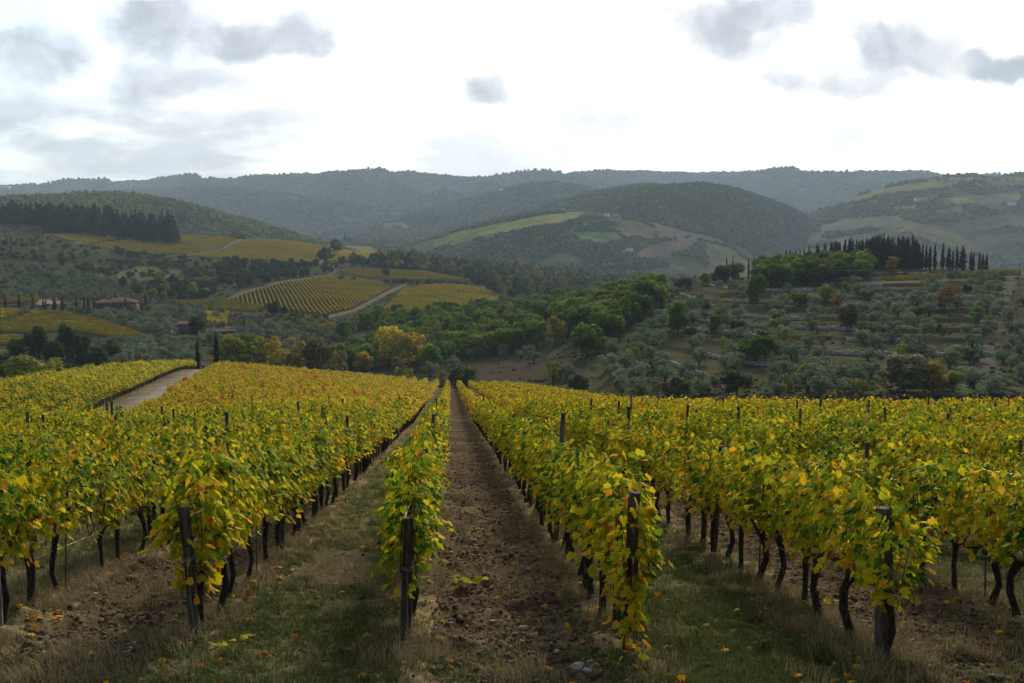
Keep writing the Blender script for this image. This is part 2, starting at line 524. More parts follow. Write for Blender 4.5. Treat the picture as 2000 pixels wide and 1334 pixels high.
def scatter_stuff(name, label, cat, protos, pts, rot, scl, idx):
    """ONE object: every prototype mesh instanced on the points (geometry nodes, geometry instances)"""
    pts = np.asarray(pts, np.float32)
    me = bpy.data.meshes.new(name)
    me.vertices.add(len(pts)); me.vertices.foreach_set('co', pts.ravel())
    for k, typ, data in (('rot', 'FLOAT_VECTOR', rot), ('scl', 'FLOAT_VECTOR', scl)):
        a = me.attributes.new(k, typ, 'POINT'); a.data.foreach_set('vector', np.asarray(data, np.float32).ravel())
    a = me.attributes.new('pick', 'INT', 'POINT'); a.data.foreach_set('value', np.asarray(idx, np.int32))
    o = link(name, me); tag(o, label, cat, None, 'stuff')
    ng = bpy.data.node_groups.new(name, 'GeometryNodeTree')
    ng.interface.new_socket('Geometry', in_out='INPUT', socket_type='NodeSocketGeometry')
    ng.interface.new_socket('Geometry', in_out='OUTPUT', socket_type='NodeSocketGeometry')
    n, l = ng.nodes, ng.links
    gi = n.new('NodeGroupInput'); go = n.new('NodeGroupOutput'); iop = n.new('GeometryNodeInstanceOnPoints')
    jn = n.new('GeometryNodeJoinGeometry')
    for pm in reversed(protos):
        po = bpy.data.objects.new(pm.name, pm)
        oi = n.new('GeometryNodeObjectInfo'); oi.inputs['Object'].default_value = po
        oi.transform_space = 'ORIGINAL'
        g2 = n.new('GeometryNodeGeometryToInstance')
        l.new(oi.outputs['Geometry'], g2.inputs[0]); l.new(g2.outputs[0], jn.inputs[0])
    def attr(nm, t):
        a_ = n.new('GeometryNodeInputNamedAttribute'); a_.data_type = t; a_.inputs['Name'].default_value = nm
        return a_.outputs['Attribute']
    l.new(gi.outputs[0], iop.inputs['Points']); l.new(jn.outputs[0], iop.inputs['Instance'])
    iop.inputs['Pick Instance'].default_value = True
    l.new(attr('pick', 'INT'), iop.inputs['Instance Index'])
    e2r = n.new('FunctionNodeEulerToRotation'); l.new(attr('rot', 'FLOAT_VECTOR'), e2r.inputs[0])
    l.new(e2r.outputs[0], iop.inputs['Rotation'])
    l.new(attr('scl', 'FLOAT_VECTOR'), iop.inputs['Scale'])
    l.new(iop.outputs[0], go.inputs[0])
    md = o.modifiers.new('scatter', 'NODES'); md.node_group = ng
    return o


# ------------------------------------------------------------------ materials
def material(name):
    m = bpy.data.materials.new(name); m.use_nodes = True
    g = NT(m.node_tree); g.n.clear()
    out = g.new('ShaderNodeOutputMaterial')
    return m, g, out


def finish(g, out, col, rough=0.9, spec=0.2, trans=0.0, bump=None, bump_str=0.4, bump_dist=0.02, tcol=None):
    bs = g.new('ShaderNodeBsdfPrincipled')
    g.put(bs.inputs['Base Color'], col); g.put(bs.inputs['Roughness'], rough)
    bs.inputs['Specular IOR Level'].default_value = spec
    if bump is not None:
        b = g.new('ShaderNodeBump'); b.inputs['Strength'].default_value = bump_str; b.inputs['Distance'].default_value = bump_dist
        g.link(bump, b.inputs['Height']); g.link(b.outputs[0], bs.inputs['Normal'])
    sh = bs.outputs[0]
    if trans > 0:
        tr = g.new('ShaderNodeBsdfTranslucent'); g.put(tr.inputs['Color'], tcol if tcol is not None else col)
        mx = g.new('ShaderNodeMixShader'); mx.inputs[0].default_value = trans
        g.link(sh, mx.inputs[1]); g.link(tr.outputs[0], mx.inputs[2]); sh = mx.outputs[0]
    g.link(sh, out.inputs['Surface'])


def attr_node(g, name):
    a = g.new('ShaderNodeAttribute'); a.attribute_name = name
    return a


def m_ground():
    m, g, out = material('earth')
    a = attr_node(g, 'col')
    geo = g.new('ShaderNodeNewGeometry'); P = geo.outputs['Position']
    n1 = g.noise(P, 9.0, 5, 0.65); n2 = g.noise(P, 0.35, 5, 0.6); n3 = g.noise(P, 45.0, 3, 0.6)
    f = g.math('MULTIPLY', g.smooth(n1, 0.25, 0.75, 0.55, 1.45), g.smooth(n2, 0.3, 0.7, 0.8, 1.2))
    f = g.math('MULTIPLY', f, g.smooth(n3, 0.3, 0.7, 0.75, 1.25))
    v = g.new('ShaderNodeVectorMath', operation='SCALE'); g.link(a.outputs['Color'], v.inputs[0]); g.link(f, v.inputs['Scale'])
    finish(g, out, v.outputs[0], 1.0, 0.0, bump=n1, bump_str=0.6, bump_dist=0.05)
    return m


def m_hill():
    m, g, out = material('hill_land')
    a = attr_node(g, 'col')
    geo = g.new('ShaderNodeNewGeometry'); P = geo.outputs['Position']
    n1 = g.noise(P, 0.03, 6, 0.7); n2 = g.noise(P, 0.004, 4, 0.6)
    f = g.math('MULTIPLY', g.smooth(n1, 0.3, 0.7, 0.6, 1.4), g.smooth(n2, 0.3, 0.7, 0.8, 1.2))
    v = g.new('ShaderNodeVectorMath', operation='SCALE'); g.link(a.outputs['Color'], v.inputs[0]); g.link(f, v.inputs['Scale'])
    finish(g, out, v.outputs[0], 1.0, 0.0, bump=n1, bump_str=0.8, bump_dist=6.0)
    return m


LEAF_STOPS = [(0.0, (.026, .070, .010)), (0.18, (.095, .175, .010)), (0.36, (.270, .310, .012)), (0.54, (.520, .430, .014)), (0.74, (.670, .425, .014)),
              (0.86, (.600, .280, .022)), (0.94, (.430, .130, .020)), (1.0, (.16, .07, .025))]


def m_vine_leaf(name, shift=0.0, red=False):
    m, g, out = material(name)
    lv = attr_node(g, 'lv').outputs['Fac']
    oi = g.new('ShaderNodeObjectInfo')
    geo = g.new('ShaderNodeNewGeometry'); P = geo.outputs['Position']
    big = g.noise(P, 0.55, 3, 0.6)
    v = g.math('ADD', lv, g.math('MULTIPLY', g.math('SUBTRACT', big, 0.42), 0.80))
    v = g.math('ADD', v, g.math('MULTIPLY', g.math('SUBTRACT', oi.outputs['Random'], 0.5), 0.12))
    v = g.math('ADD', v, shift, clamp=True)
    if red:
        c = g.ramp(v, [(0.0, (.22, .05, .02)), (0.4, (.42, .07, .03)), (0.7, (.5, .16, .03)), (1.0, (.18, .03, .02))])
    else:
        c = g.ramp(v, LEAF_STOPS)
    n = g.noise(P, 55.0, 2, 0.6)
    sc_ = g.new('ShaderNodeVectorMath', operation='SCALE'); g.link(c, sc_.inputs[0]); g.link(g.smooth(n, 0.3, 0.7, 0.8, 1.15), sc_.inputs['Scale'])
    finish(g, out, sc_.outputs[0], 0.7, 0.03, 0.45)
    return m


def m_foliage():
    """tree crowns: the tree's own colour (object colour) with leaf to leaf variation"""
    m, g, out = material('foliage')
    oi = g.new('ShaderNodeObjectInfo')
    cv = attr_node(g, 'cv').outputs['Fac']
    geo = g.new('ShaderNodeNewGeometry')
    n = g.noise(geo.outputs['Position'], 0.6, 3, 0.6)
    f = g.math('MULTIPLY', g.smooth(cv, 0.0, 1.0, 0.5, 1.55), g.smooth(n, 0.3, 0.7, 0.8, 1.2))
    sc_ = g.new('ShaderNodeVectorMath', operation='SCALE'); g.link(oi.outputs['Color'], sc_.inputs[0]); g.link(f, sc_.inputs['Scale'])
    hs = g.new('ShaderNodeHueSaturation'); g.link(sc_.outputs[0], hs.inputs['Color'])
    g.link(g.smooth(n, 0.3, 0.7, 0.49, 0.512), hs.inputs['Hue'])
    finish(g, out, hs.outputs[0], 0.8, 0.04, 0.35)
    return m


def m_wood_stuff(name, stops, scale):
    """far woods: colour patches by place and by tree"""
    m, g, out = material(name)
    oi = g.new('ShaderNodeObjectInfo')
    cv = attr_node(g, 'cv').outputs['Fac']
    geo = g.new('ShaderNodeNewGeometry')
    n = g.noise(geo.outputs['Position'], scale, 4, 0.6)
    v = g.math('ADD', g.math('MULTIPLY', g.math('SUBTRACT', n, 0.5), 1.3), g.math('MULTIPLY', oi.outputs['Random'], 0.55))
    v = g.math('ADD', v, g.math('MULTIPLY', g.math('SUBTRACT', g.noise(geo.outputs['Position'], scale * .22, 4, .6), .5), .9))
    v = g.math('ADD', v, 0.22, clamp=True)
    c = g.ramp(v, stops)
    sc_ = g.new('ShaderNodeVectorMath', operation='SCALE'); g.link(c, sc_.inputs[0]); g.link(g.smooth(cv, 0, 1, 0.6, 1.4), sc_.inputs['Scale'])
    finish(g, out, sc_.outputs[0], 0.9, 0.0, 0.3)
    return m


def m_bark(name, c1, c2, scale=(14, 14, 3), bump=0.9):
    m, g, out = material(name)
    tc = g.new('ShaderNodeTexCoord'); mp = g.new('ShaderNodeMapping'); mp.inputs['Scale'].default_value = scale
    g.link(tc.outputs['Object'], mp.inputs[0])
    n = g.noise(mp.outputs[0], 3.0, 6, 0.65)
    oi = g.new('ShaderNodeObjectInfo')
    c = g.mix(g.smooth(n, 0.35, 0.68), c1, c2)
    sc_ = g.new('ShaderNodeVectorMath', operation='SCALE'); g.link(c, sc_.inputs[0])
    g.link(g.math('MULTIPLY_ADD', oi.outputs['Random'], 0.5, 0.75), sc_.inputs['Scale'])
    finish(g, out, sc_.outputs[0], 0.9, 0.15, bump=n, bump_str=bump, bump_dist=0.03)
    return m


def m_plain(name, col, rough=0.85, var=0.25, scale=3.0, spec=0.2, objcol=False, trans=0.0):
    m, g, out = material(name)
    tc = g.new('ShaderNodeTexCoord')
    n = g.noise(tc.outputs['Object'], scale, 5, 0.6)
    sc_ = g.new('ShaderNodeVectorMath', operation='SCALE')
    if objcol:
        oi = g.new('ShaderNodeObjectInfo'); g.link(oi.outputs['Color'], sc_.inputs[0])
    else:
        sc_.inputs[0].default_value = col
    cv = attr_node(g, 'cv').outputs['Fac']
    g.link(g.math('MULTIPLY', g.smooth(n, 0.3, 0.7, 1 - var, 1 + var), g.math('MULTIPLY_ADD', cv, 0.7, 0.65)), sc_.inputs['Scale'])
    finish(g, out, sc_.outputs[0], rough, spec, trans, bump=n, bump_str=0.3)
    return m


def m_wire():
    m, g, out = material('galvanised_wire')
    bs = g.new('ShaderNodeBsdfPrincipled'); bs.inputs['Base Color'].default_value = (.28, .28, .29, 1)
    bs.inputs['Metallic'].default_value = 0.7; bs.inputs['Roughness'].default_value = 0.5
    g.link(bs.outputs[0], out.inputs[0]); return m


M_GROUND = m_ground(); M_HILL = m_hill()
M_LEAF = m_vine_leaf('vine_leaf', -0.055); M_LEAF_GREEN = m_vine_leaf('green_vine_leaf', -0.04); M_LEAF_RED = m_vine_leaf('red_vine_leaf', 0, True); M_LEAF_FAR = m_vine_leaf('far_vine_leaf', 0.14)
M_FOL = m_foliage()
M_VINE = m_bark('vine_bark', (.014, .010, .007), (.065, .048, .036))
M_POST = m_bark('weathered_post', (.026, .020, .015), (.140, .115, .092), (9, 9, 1.1))
M_CANE = m_bark('cane', (.06, .03, .015), (.13, .075, .04))
M_TRUNK = m_bark('tree_bark', (.03, .024, .018), (.08, .065, .05), (3, 3, 1))
M_STONE = m_plain('stone', (.35, .33, .29), 0.9, 0.3, 6.0)
M_CLOD = m_plain('clod', (.100, .068, .042), 0.95, 0.35, 9.0, 0.05)
M_GRASS = m_plain('grass_blade', (.088, .104, .024), 0.7, 0.3, 2.0, 0.2, trans=0.25)
M_STRAW = m_plain('straw', (.250, .190, .090), 0.8, 0.3, 2.0, 0.2, trans=0.2)
M_FIELDSTONE = m_plain('field_stone', (.235, .205, .165), 0.9, 0.35, 5.0, 0.05)
M_WIRE = m_wire()
M_ROAD = None

# ------------------------------------------------------------------ the land
SOIL = np.array((.092, .061, .037)); GRASS = np.array((.080, .076, .028)); STRAWC = np.array((.190, .145, .070))
MEADOW = np.array((.046, .042, .021)); FLOOR = np.array((.028, .030, .015)); EARTH = np.array((.070, .054, .038))
ROADC = np.array((.190, .165, .130))


def row_x(k):
    return -0.52 + 2.48 * k if k <= 1 else 4.62 + 2.5 * (k - 2)


ROW_KS = list(range(-25, 24))
ROW_X = np.array([row_x(k) for k in ROW_KS])
# the dirt road beside the vineyard, a polyline of (x, y)
_rd = []
for _a, _b in ((150, 850), (180, 835), (215, 818), (250, 800), (300, 775), (350, 747), (397, 723)):
    _dx, _dy, _dz = pix_dir(_a, _b); _yy = np.linspace(40, 228, 1500)
    _d = _dz / _dy * _yy - near_z(_dx / _dy * _yy, _yy)
    _k = int(np.argmax(_d < 0)) if (_d < 0).any() else len(_yy) - 1
    _rd.append((_dx / _dy * _yy[_k], _yy[_k]))
_rd = sorted(_rd, key=lambda q: q[1]); _e0, _e1 = np.array(_rd[0]), np.array(_rd[-1])
_g = (_e1 - _e0) / (_e1[1] - _e0[1])
ROAD = np.array([tuple(_e0 - _g * (_e0[1] - 35))] + _rd + [tuple(_e1 + _g * 40)])
print('road', ROAD)


def road_x(y):
    return np.interp(y, ROAD[:, 1], ROAD[:, 0])


# polygons in the photograph of the farther vineyard plots: (polygon, row heading (dx, dy), colour shift)
PLOTS = [
    ([(100, 460), (180, 457), (270, 459), (235, 468), (180, 475), (140, 471)], (30, 60), 0.02),
    ([(176, 480), (270, 467), (400, 459), (462, 466), (430, 488), (372, 497), (300, 496), (240, 490)], (30, 60), -0.02),
    ([(365, 501), (432, 494), (480, 469), (560, 467), (662, 479), (640, 500), (604, 515), (500, 507), (430, 505)], (25, 60), 0.03),
    ([(640, 509), (678, 481), (722, 483), (796, 508), (700, 513)], (16, 60), 0.05),
    ([(662, 530), (700, 527), (830, 531), (918, 548), (800, 547), (700, 541)], (60, 20), 0.05),
    ([(448, 592), (480, 573), (560, 551), (650, 540), (735, 551), (766, 564), (690, 604), (640, 617), (580, 612), (520, 604)], (-41, 140), 0.03),
    ([(742, 612), (790, 562), (860, 556), (990, 564), (985, 582), (930, 602), (860, 612), (800, 618)], (-42, 100), -0.03),
    ([(330, 590), (440, 588), (520, 600), (500, 609), (390, 604)], (60, 10), 0.02),
    ([(395, 612), (450, 612), (446, 636), (405, 631)], (20, 100), -0.02),
    ([(0, 608), (58, 606), (20, 625), (0, 628)], (50, 60), 0.0),
    ([(60, 613), (110, 610), (200, 630), (282, 656), (262, 666), (140, 649), (0, 651), (0, 631), (25, 628)], (60, 14), 0.04),
    ([(562, 619), (605, 621), (672, 641), (600, 646)], (60, 14), 0.04),
    ([(0, 660), (44, 662), (60, 672), (0, 676)], (60, 14), 0.02),
    ([(1715, 546), (1990, 531), (1995, 538), (1730, 550)], (60, 4), 0.06),
    ([(0, 586), (50, 584), (80, 590), (0, 594)], (60, 4), 0.05),
]
# roads and bare tracks on the far slopes: (polyline in the photograph, width in metres)
TRACKS = [
    ([(640, 618), (690, 606), (740, 580), (790, 556)], 5.0),
    ([(745, 612), (770, 590), (798, 560)], 3.0),
    ([(438, 588), (470, 573), (540, 552), (640, 538), (655, 530), (650, 520)], 3.0),
    ([(625, 514), (650, 494), (676, 478)], 7.0),
    ([(370, 497), (425, 487), (475, 466)], 8.0),
    ([(90, 459), (180, 456), (265, 455), (330, 452), (378, 447), (382, 440)], 3.5),
    ([(395, 455), (420, 458), (445, 462)], 3.5),
    ([(150, 474), (230, 466), (275, 459)], 6.0),
    ([(330, 636), (322, 655), (340, 662)], 5.0),
    ([(436, 646), (455, 651), (478, 643)], 4.5),
    ([(1700, 551), (1800, 546), (1900, 541), (2010, 538)], 4.5),
]
FARPATCH = [   # meadows and bare fields on the mid slopes: polygon, colour
    ([(180, 540), (280, 520), (360, 530), (330, 545), (230, 550)], (.075, .085, .035)),
    ([(370, 545), (400, 540), (420, 555), (380, 565)], (.05, .085, .035)),
    ([(845, 505), (880, 500), (910, 515), (870, 525)], (.16, .125, .085)),
    ([(910, 720), (960, 690), (1060, 700), (1080, 740), (960, 750)], (.055, .042, .028)),
    ([(1870, 780), (1930, 715), (1925, 780)], (.060, .095, .035)),
    ([(1860, 780), (1870, 755), (1890, 740), (1890, 780)], (.060, .080, .035)),
    ([(308, 630), (335, 628), (338, 652), (322, 655)], (.14, .12, .09)),
    ([(70, 585), (110, 583), (120, 592), (75, 596)], (.20, .14, .10)),
]


def polyline_dist(px, py, line, asp=1.0):
    best = np.full(np.shape(px), 1e9)
    for (x0, y0), (x1, y1) in zip(line[:-1], line[1:]):
        dx, dy = x1 - x0, (y1 - y0) * asp
        t = np.clip(((px - x0) * dx + (py - y0) * asp * dy) / (dx * dx + dy * dy), 0, 1)
        best = np.minimum(best, np.hypot(px - x0 - t * dx, (py - y0) * asp - t * dy))
    return best


def land_colour(x, y, z):
    n = len(x)
    col = np.tile(EARTH, (n, 1))
    nz = fbm(x, y, 6, 4, 31); nb = fbm(x, y, 45, 3, 33)
    px, py = proj(x, y, z)
    def put(mask, c):
        m = np.clip(mask, 0, 1)[:, None]
        col[:] = col * (1 - m) + np.asarray(c) * m
    # mid slopes: scrubby meadow, forest floor in the bottoms
    put(sstep(150, 200, y), MEADOW)
    put(sstep(150, 200, y) * sstep(0.42, 0.62, nb), (.042, .048, .022))
    put(sstep(150, 200, y) * sstep(1090, 1200, px) * .8, (.060, .058, .026))
    put(sstep(150, 200, y) * sstep(0.52, 0.66, nz) * 0.7, (.036, .042, .018))
    put(sstep(150, 200, y) * sstep(0.40, 0.30, nz) * 0.5, (.085, .072, .048))
    put(sstep(600, 760, y) * sstep(1300, 1100, px) * sstep(640, 760, px), FLOOR)
    put(sstep(1300, 1600, y), (.052, .056, .028))
    for poly, c in FARPATCH:
        put(inpoly(px, py, poly) * (y > 150) * (0.75 + 0.5 * nz), c)
    for poly, hd, sh in PLOTS:
        put(inpoly(px, py, poly) * (y > 250) * 1.0, (.058, .045, .024))
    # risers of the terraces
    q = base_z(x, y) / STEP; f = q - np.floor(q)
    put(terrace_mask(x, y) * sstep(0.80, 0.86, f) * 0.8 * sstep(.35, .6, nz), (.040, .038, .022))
    # the near vineyard
    xr = x - ROWDIR * y
    ins = y < yend(x, y) + 12
    pos = np.searchsorted(ROW_X, xr)                       # which alley
    kk = pos + ROW_KS[0] - 1                               # alley between row kk and kk+1
    x0 = ROW_X[np.clip(pos - 1, 0, len(ROW_X) - 1)]
    fr = (xr - x0) / 2.48
    till = (kk % 2 == 0).astype(float)
    edge = np.minimum(fr, 1 - fr)
    jn = (fbm(x, y, 0.9, 3, 40) - 0.5)
    e = edge + jn * 0.22
    c = np.where(till[:, None] > 0.5, SOIL, GRASS)
    st = sstep(0.20, 0.10, e)[:, None]
    c = c * (1 - st) + STRAWC * st * 0.95 + c * st * 0.05
    n2 = fbm(x, y, 1.7, 4, 44)
    dry = (sstep(0.50, 0.70, n2) * np.where(till > 0.5, 0.45, 0.55))[:, None]
    c = c * (1 - dry) + np.array((.140, .108, .056)) * dry
    bare = (sstep(0.44, 0.32, n2) * 0.7)[:, None]
    c = c * (1 - bare) + np.where(till[:, None] > 0.5, np.array((.060, .044, .030)), np.array((.08, .064, .038))) * bare
    head = sstep(11.6, 10.2, y + 0.12 * xr + jn * 1.5)[:, None] * 0.55          # grassy headland in front of the rows
    c = c * (1 - head) + np.array((.085, .075, .034)) * head
    far = sstep(30, 90, y)[:, None]
    c = c * (1 - far) + (c * 0.6 + np.array((.07, .055, .035)) * 0.4) * far
    col[ins] = c[ins]
    # dirt road
    d = np.abs(x - road_x(y)); on = (y > 45) & (y < 262)
    put(on * sstep(3.6, 2.0, d + (nz - 0.5) * 2.0), (.145, .120, .080))
    put(on * sstep(1.5, 0.9, d + (nz - 0.5) * 0.9), ROADC)
    # tracks
    for line, wd in TRACKS:
        pyw = 2.2
        dd = polyline_dist(px, py, line, pyw) * y / F
        put((y > 250) * sstep(wd * 0.58, wd * 0.25, dd + (nz - .5) * wd * .4), (.120, .098, .072))
    # stone path climbing on the right edge of the terraced hill
    line = [(1895, 745), (1925, 700), (1942, 640), (1955, 590), (1972, 550)]
    put((y > 190) * (y < 470) * sstep(3.2, 1.4, polyline_dist(px, py, line, 1.0) * y / F + (nz - 0.5) * 3) * .6, (.12, .105, .080))
    return col


def build_land():
    us = np.linspace(-0.80, 0.80, 470)
    ys = np.concatenate([np.linspace(1.0, 8.6, 16)[:-1], np.geomspace(8.6, 34, 300)[:-1], np.geomspace(34, 195, 130)[:-1],
                         np.arange(195, 472, 1.25), np.geomspace(473, 1700, 150)[:-1], np.geomspace(1700, 9400, 70)])
    U, Y = np.meshgrid(us, ys)
    wid = np.maximum(Y, 9.0)
    X = U * wid
    x, y = X.ravel(), Y.ravel()
    z = ground_z(x, y)
    col = land_colour(x, y, z)
    # real relief close by: clods in the ploughed alleys, tussocky grass elsewhere
    xr = x - ROWDIR * y
    kk = np.searchsorted(ROW_X, xr) + ROW_KS[0] - 1
    till = (kk % 2 == 0)
    close = sstep(70, 30, y)
    r = fbm(x, y, 0.42, 4, 50, 0.6) - 0.5
    z = z + close * np.where(till, 0.36, 0.12) * r
    # low banks under the vine rows
    x0 = ROW_X[np.clip(np.searchsorted(ROW_X, xr) - 1, 0, len(ROW_X) - 1)]
    fr = (xr - x0) / 2.48
    z = z + sstep(0.30, 0.0, np.minimum(fr, 1 - fr)) * 0.09 * sstep(110, 40, y) * sstep(8, 11, y)
    nu, ny = len(us), len(ys)
    i = np.arange(ny - 1)[:, None] * nu + np.arange(nu - 1)[None, :]
    f = np.stack([i, i + 1, i + 1 + nu, i + nu], -1).reshape(-1, 4)
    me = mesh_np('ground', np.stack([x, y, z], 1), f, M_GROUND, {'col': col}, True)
    o = link('ground', me); tag(o, 'the land from the vineyard headland to the valley slopes', None, None, 'structure')
    # ground behind and beside the camera so that the land goes on
    v = []; 
    g2 = np.linspace(-60, 60, 13)
    XX, YY = np.meshgrid(g2, np.linspace(-60, 1.0, 8)); ZZ = np.full(XX.shape, -1.75)
    n = 13
    i = np.arange(7)[:, None] * n + np.arange(n - 1)[None, :]
    f = np.stack([i, i + 1, i + 1 + n, i + n], -1).reshape(-1, 4)
    me = mesh_np('headland_bank', np.stack([XX.ravel(), YY.ravel(), ZZ.ravel()], 1), f, M_GROUND, {'col': np.tile(GRASS, (XX.size, 1))})
    tag(link('headland_ground', me), 'grassy bank on which the picture was taken', None, None, 'structure')


build_land()

HILL_FIELDS = [   # fields on the far hills: hill index, polygon in the photograph, colour
    (5, [(845, 470), (900, 452), (985, 436), (1060, 420), (1140, 412), (1138, 424), (1090, 440), (1040, 446), (960, 460), (880, 480), (850, 482)], (.130, .135, .035)),
    (5, [(1120, 452), (1200, 452), (1222, 468), (1180, 478), (1130, 470)], (.075, .110, .045)),
    (5, [(1205, 455), (1265, 450), (1262, 462), (1228, 466)], (.190, .125, .085)),
    (5, [(1225, 505), (1270, 476), (1362, 461), (1366, 472), (1340, 490), (1290, 508)], (.115, .085, .058)),
    (5, [(1180, 440), (1300, 445), (1380, 455), (1370, 460), (1270, 470), (1200, 450)], (.110, .095, .058)),
    (1, [(1600, 440), (1680, 424), (1760, 420), (1755, 433), (1660, 446), (1605, 456)], (.105, .095, .055)),
    (1, [(1840, 455), (1880, 430), (2010, 412), (2010, 440), (1900, 452)], (.085, .092, .045)),
    (1, [(1580, 408), (1640, 392), (1705, 376), (1705, 384), (1640, 402), (1590, 414)], (.120, .125, .050)),
    (1, [(1690, 372), (1780, 362), (1860, 358), (1850, 368), (1760, 378), (1710, 384)], (.115, .118, .045)),
    (1, [(1830, 388), (1990, 374), (2000, 392), (1900, 400), (1840, 402)], (.130, .130, .060)),
    (1, [(1515, 484), (1590, 462), (1620, 466), (1560, 488)], (.095, .095, .055)),
    (1, [(1740, 405), (1790, 400), (1790, 412), (1740, 412)], (.150, .165, .050)),
    (1, [(1820, 412), (1880, 402), (1880, 415), (1840, 420)], (.130, .110, .080)),
    (1, [(1600, 470), (1700, 455), (1760, 452), (1740, 470), (1640, 482)], (.085, .085, .05)),
    (1, [(1900, 465), (2010, 450), (2010, 470), (1920, 480)], (.110, .090, .075)),
    (0, [(500, 408), (575, 402), (580, 412), (520, 418)], (.120, .120, .085)),
    (2, [(740, 438), (790, 432), (800, 444), (750, 450)], (.100, .105, .075)),
]
HILL_COL = [(.045, .056, .030), (.060, .062, .036), (.045, .054, .024), (.046, .055, .026), (.038, .046, .024), (.050, .054, .030), (.056, .066, .022), (.045, .056, .028)]
HILL_LABEL = ['long mountain ridge closing the horizon', 'hill with fields and hamlets rising to the right', 'wooded spur falling from the ridge to the valley',
              'wooded shoulder behind the round hill', 'dark round wooded hill', 'slope of vineyards and bare fields across the valley', 'wooded hill falling from left to the valley', 'middle ridge falling from the left in front of the horizon ridge']


def patchwork(x, y, seed):
    """irregular fields: cell number and nearness to a field boundary"""
    wx = x + 130 * (fbm(x, y, 420, 2, seed) - .5) + .35 * y; wy = y * .75 + 150 * (fbm(x, y, 380, 2, seed + 3) - .5) - .25 * x
    a, b = wx / 150.0, wy / 190.0
    ia = np.floor(a).astype(int); b = b + (ia % 3) * .37; ib = np.floor(b).astype(int)
    fa, fb = a - ia, b - ib
    edge = np.minimum(np.minimum(fa, 1 - fa) * 150, np.minimum(fb, 1 - fb) * 190)
    return np.abs((ia * 7919 + ib * 104729 + ia * ib * 31) % 9973), edge


def build_hills():
    for i, (name, crest, D, Wf, Wb, gul) in enumerate(HILLS):
        us = np.linspace((crest[0][0] - 1000) / F, (crest[-1][0] - 1000) / F, int((crest[-1][0] - crest[0][0]) / 5))
        ys = np.concatenate([np.linspace(D * 0.95 - Wf, D * 1.05, 130), np.linspace(D * 1.05, D * 1.05 + Wb, 18)[1:]])
        U, Y = np.meshgrid(us, ys)
        x, y = (U * Y).ravel(), Y.ravel()
        z = hill_z(i, x, y)
        px, py = proj(x, y, z)
        col = np.tile(np.array(HILL_COL[i]), (len(x), 1))
        if i in (1, 5):
            cell, _ = patchwork(x, y, 30 + i)
            pal = np.array([(.050, .056, .030), (.080, .082, .030), (.070, .060, .040), (.055, .068, .028), (.095, .090, .034), (.060, .058, .036), (.045, .050, .028), (.068, .076, .031)])
            col = pal[cell % len(pal)]
        for hi, poly, c in HILL_FIELDS:
            if hi == i:
                m = inpoly(px, py, poly) & (y < D * 1.05)
                col[m] = np.array(c)
        nu, ny = len(us), len(ys)
        k = np.arange(ny - 1)[:, None] * nu + np.arange(nu - 1)[None, :]
        f = np.stack([k, k + 1, k + 1 + nu, k + nu], -1).reshape(-1, 4)
        me = mesh_np(name, np.stack([x, y, z], 1), f, M_HILL, {'col': col}, True)
        tag(link(name, me), HILL_LABEL[i], None, None, 'structure')


build_hills()


# ------------------------------------------------------------------ far woods (one mass per hill)
def blob_mesh(name, mat, seed, tall=1.0):
    r = np.random.RandomState(seed)
    t = (1 + 5 ** 0.5) / 2
    v = np.array([(-1, t, 0), (1, t, 0), (-1, -t, 0), (1, -t, 0), (0, -1, t), (0, 1, t), (0, -1, -t), (0, 1, -t), (t, 0, -1), (t, 0, 1), (-t, 0, -1), (-t, 0, 1)], float)
    f = [(0, 11, 5), (0, 5, 1), (0, 1, 7), (0, 7, 10), (0, 10, 11), (1, 5, 9), (5, 11, 4), (11, 10, 2), (10, 7, 6), (7, 1, 8), (3, 9, 4), (3, 4, 2), (3, 2, 6), (3, 6, 8),
         (3, 8, 9), (4, 9, 5), (2, 4, 11), (6, 2, 10), (8, 6, 7), (9, 8, 1)]
    v /= np.linalg.norm(v[0])
    vs = [tuple(a) for a in v]; cache = {}
    def mid(a, b):
        k = (min(a, b), max(a, b))
        if k not in cache:
            m = np.array(vs[a]) + np.array(vs[b]); m /= np.linalg.norm(m); vs.append(tuple(m)); cache[k] = len(vs) - 1
        return cache[k]
    nf = []
    for a, b, c in f:
        ab, bc, ca = mid(a, b), mid(b, c), mid(c, a)
        nf += [(a, ab, ca), (b, bc, ab), (c, ca, bc), (ab, bc, ca)]
    V = np.array(vs) * r.uniform(0.62, 1.28, (len(vs), 1))
    V[:, 2] = V[:, 2] * tall + 0.7 * tall
    return mesh_np(name, V, np.array(nf), mat, {'cv': r.rand(len(V))})


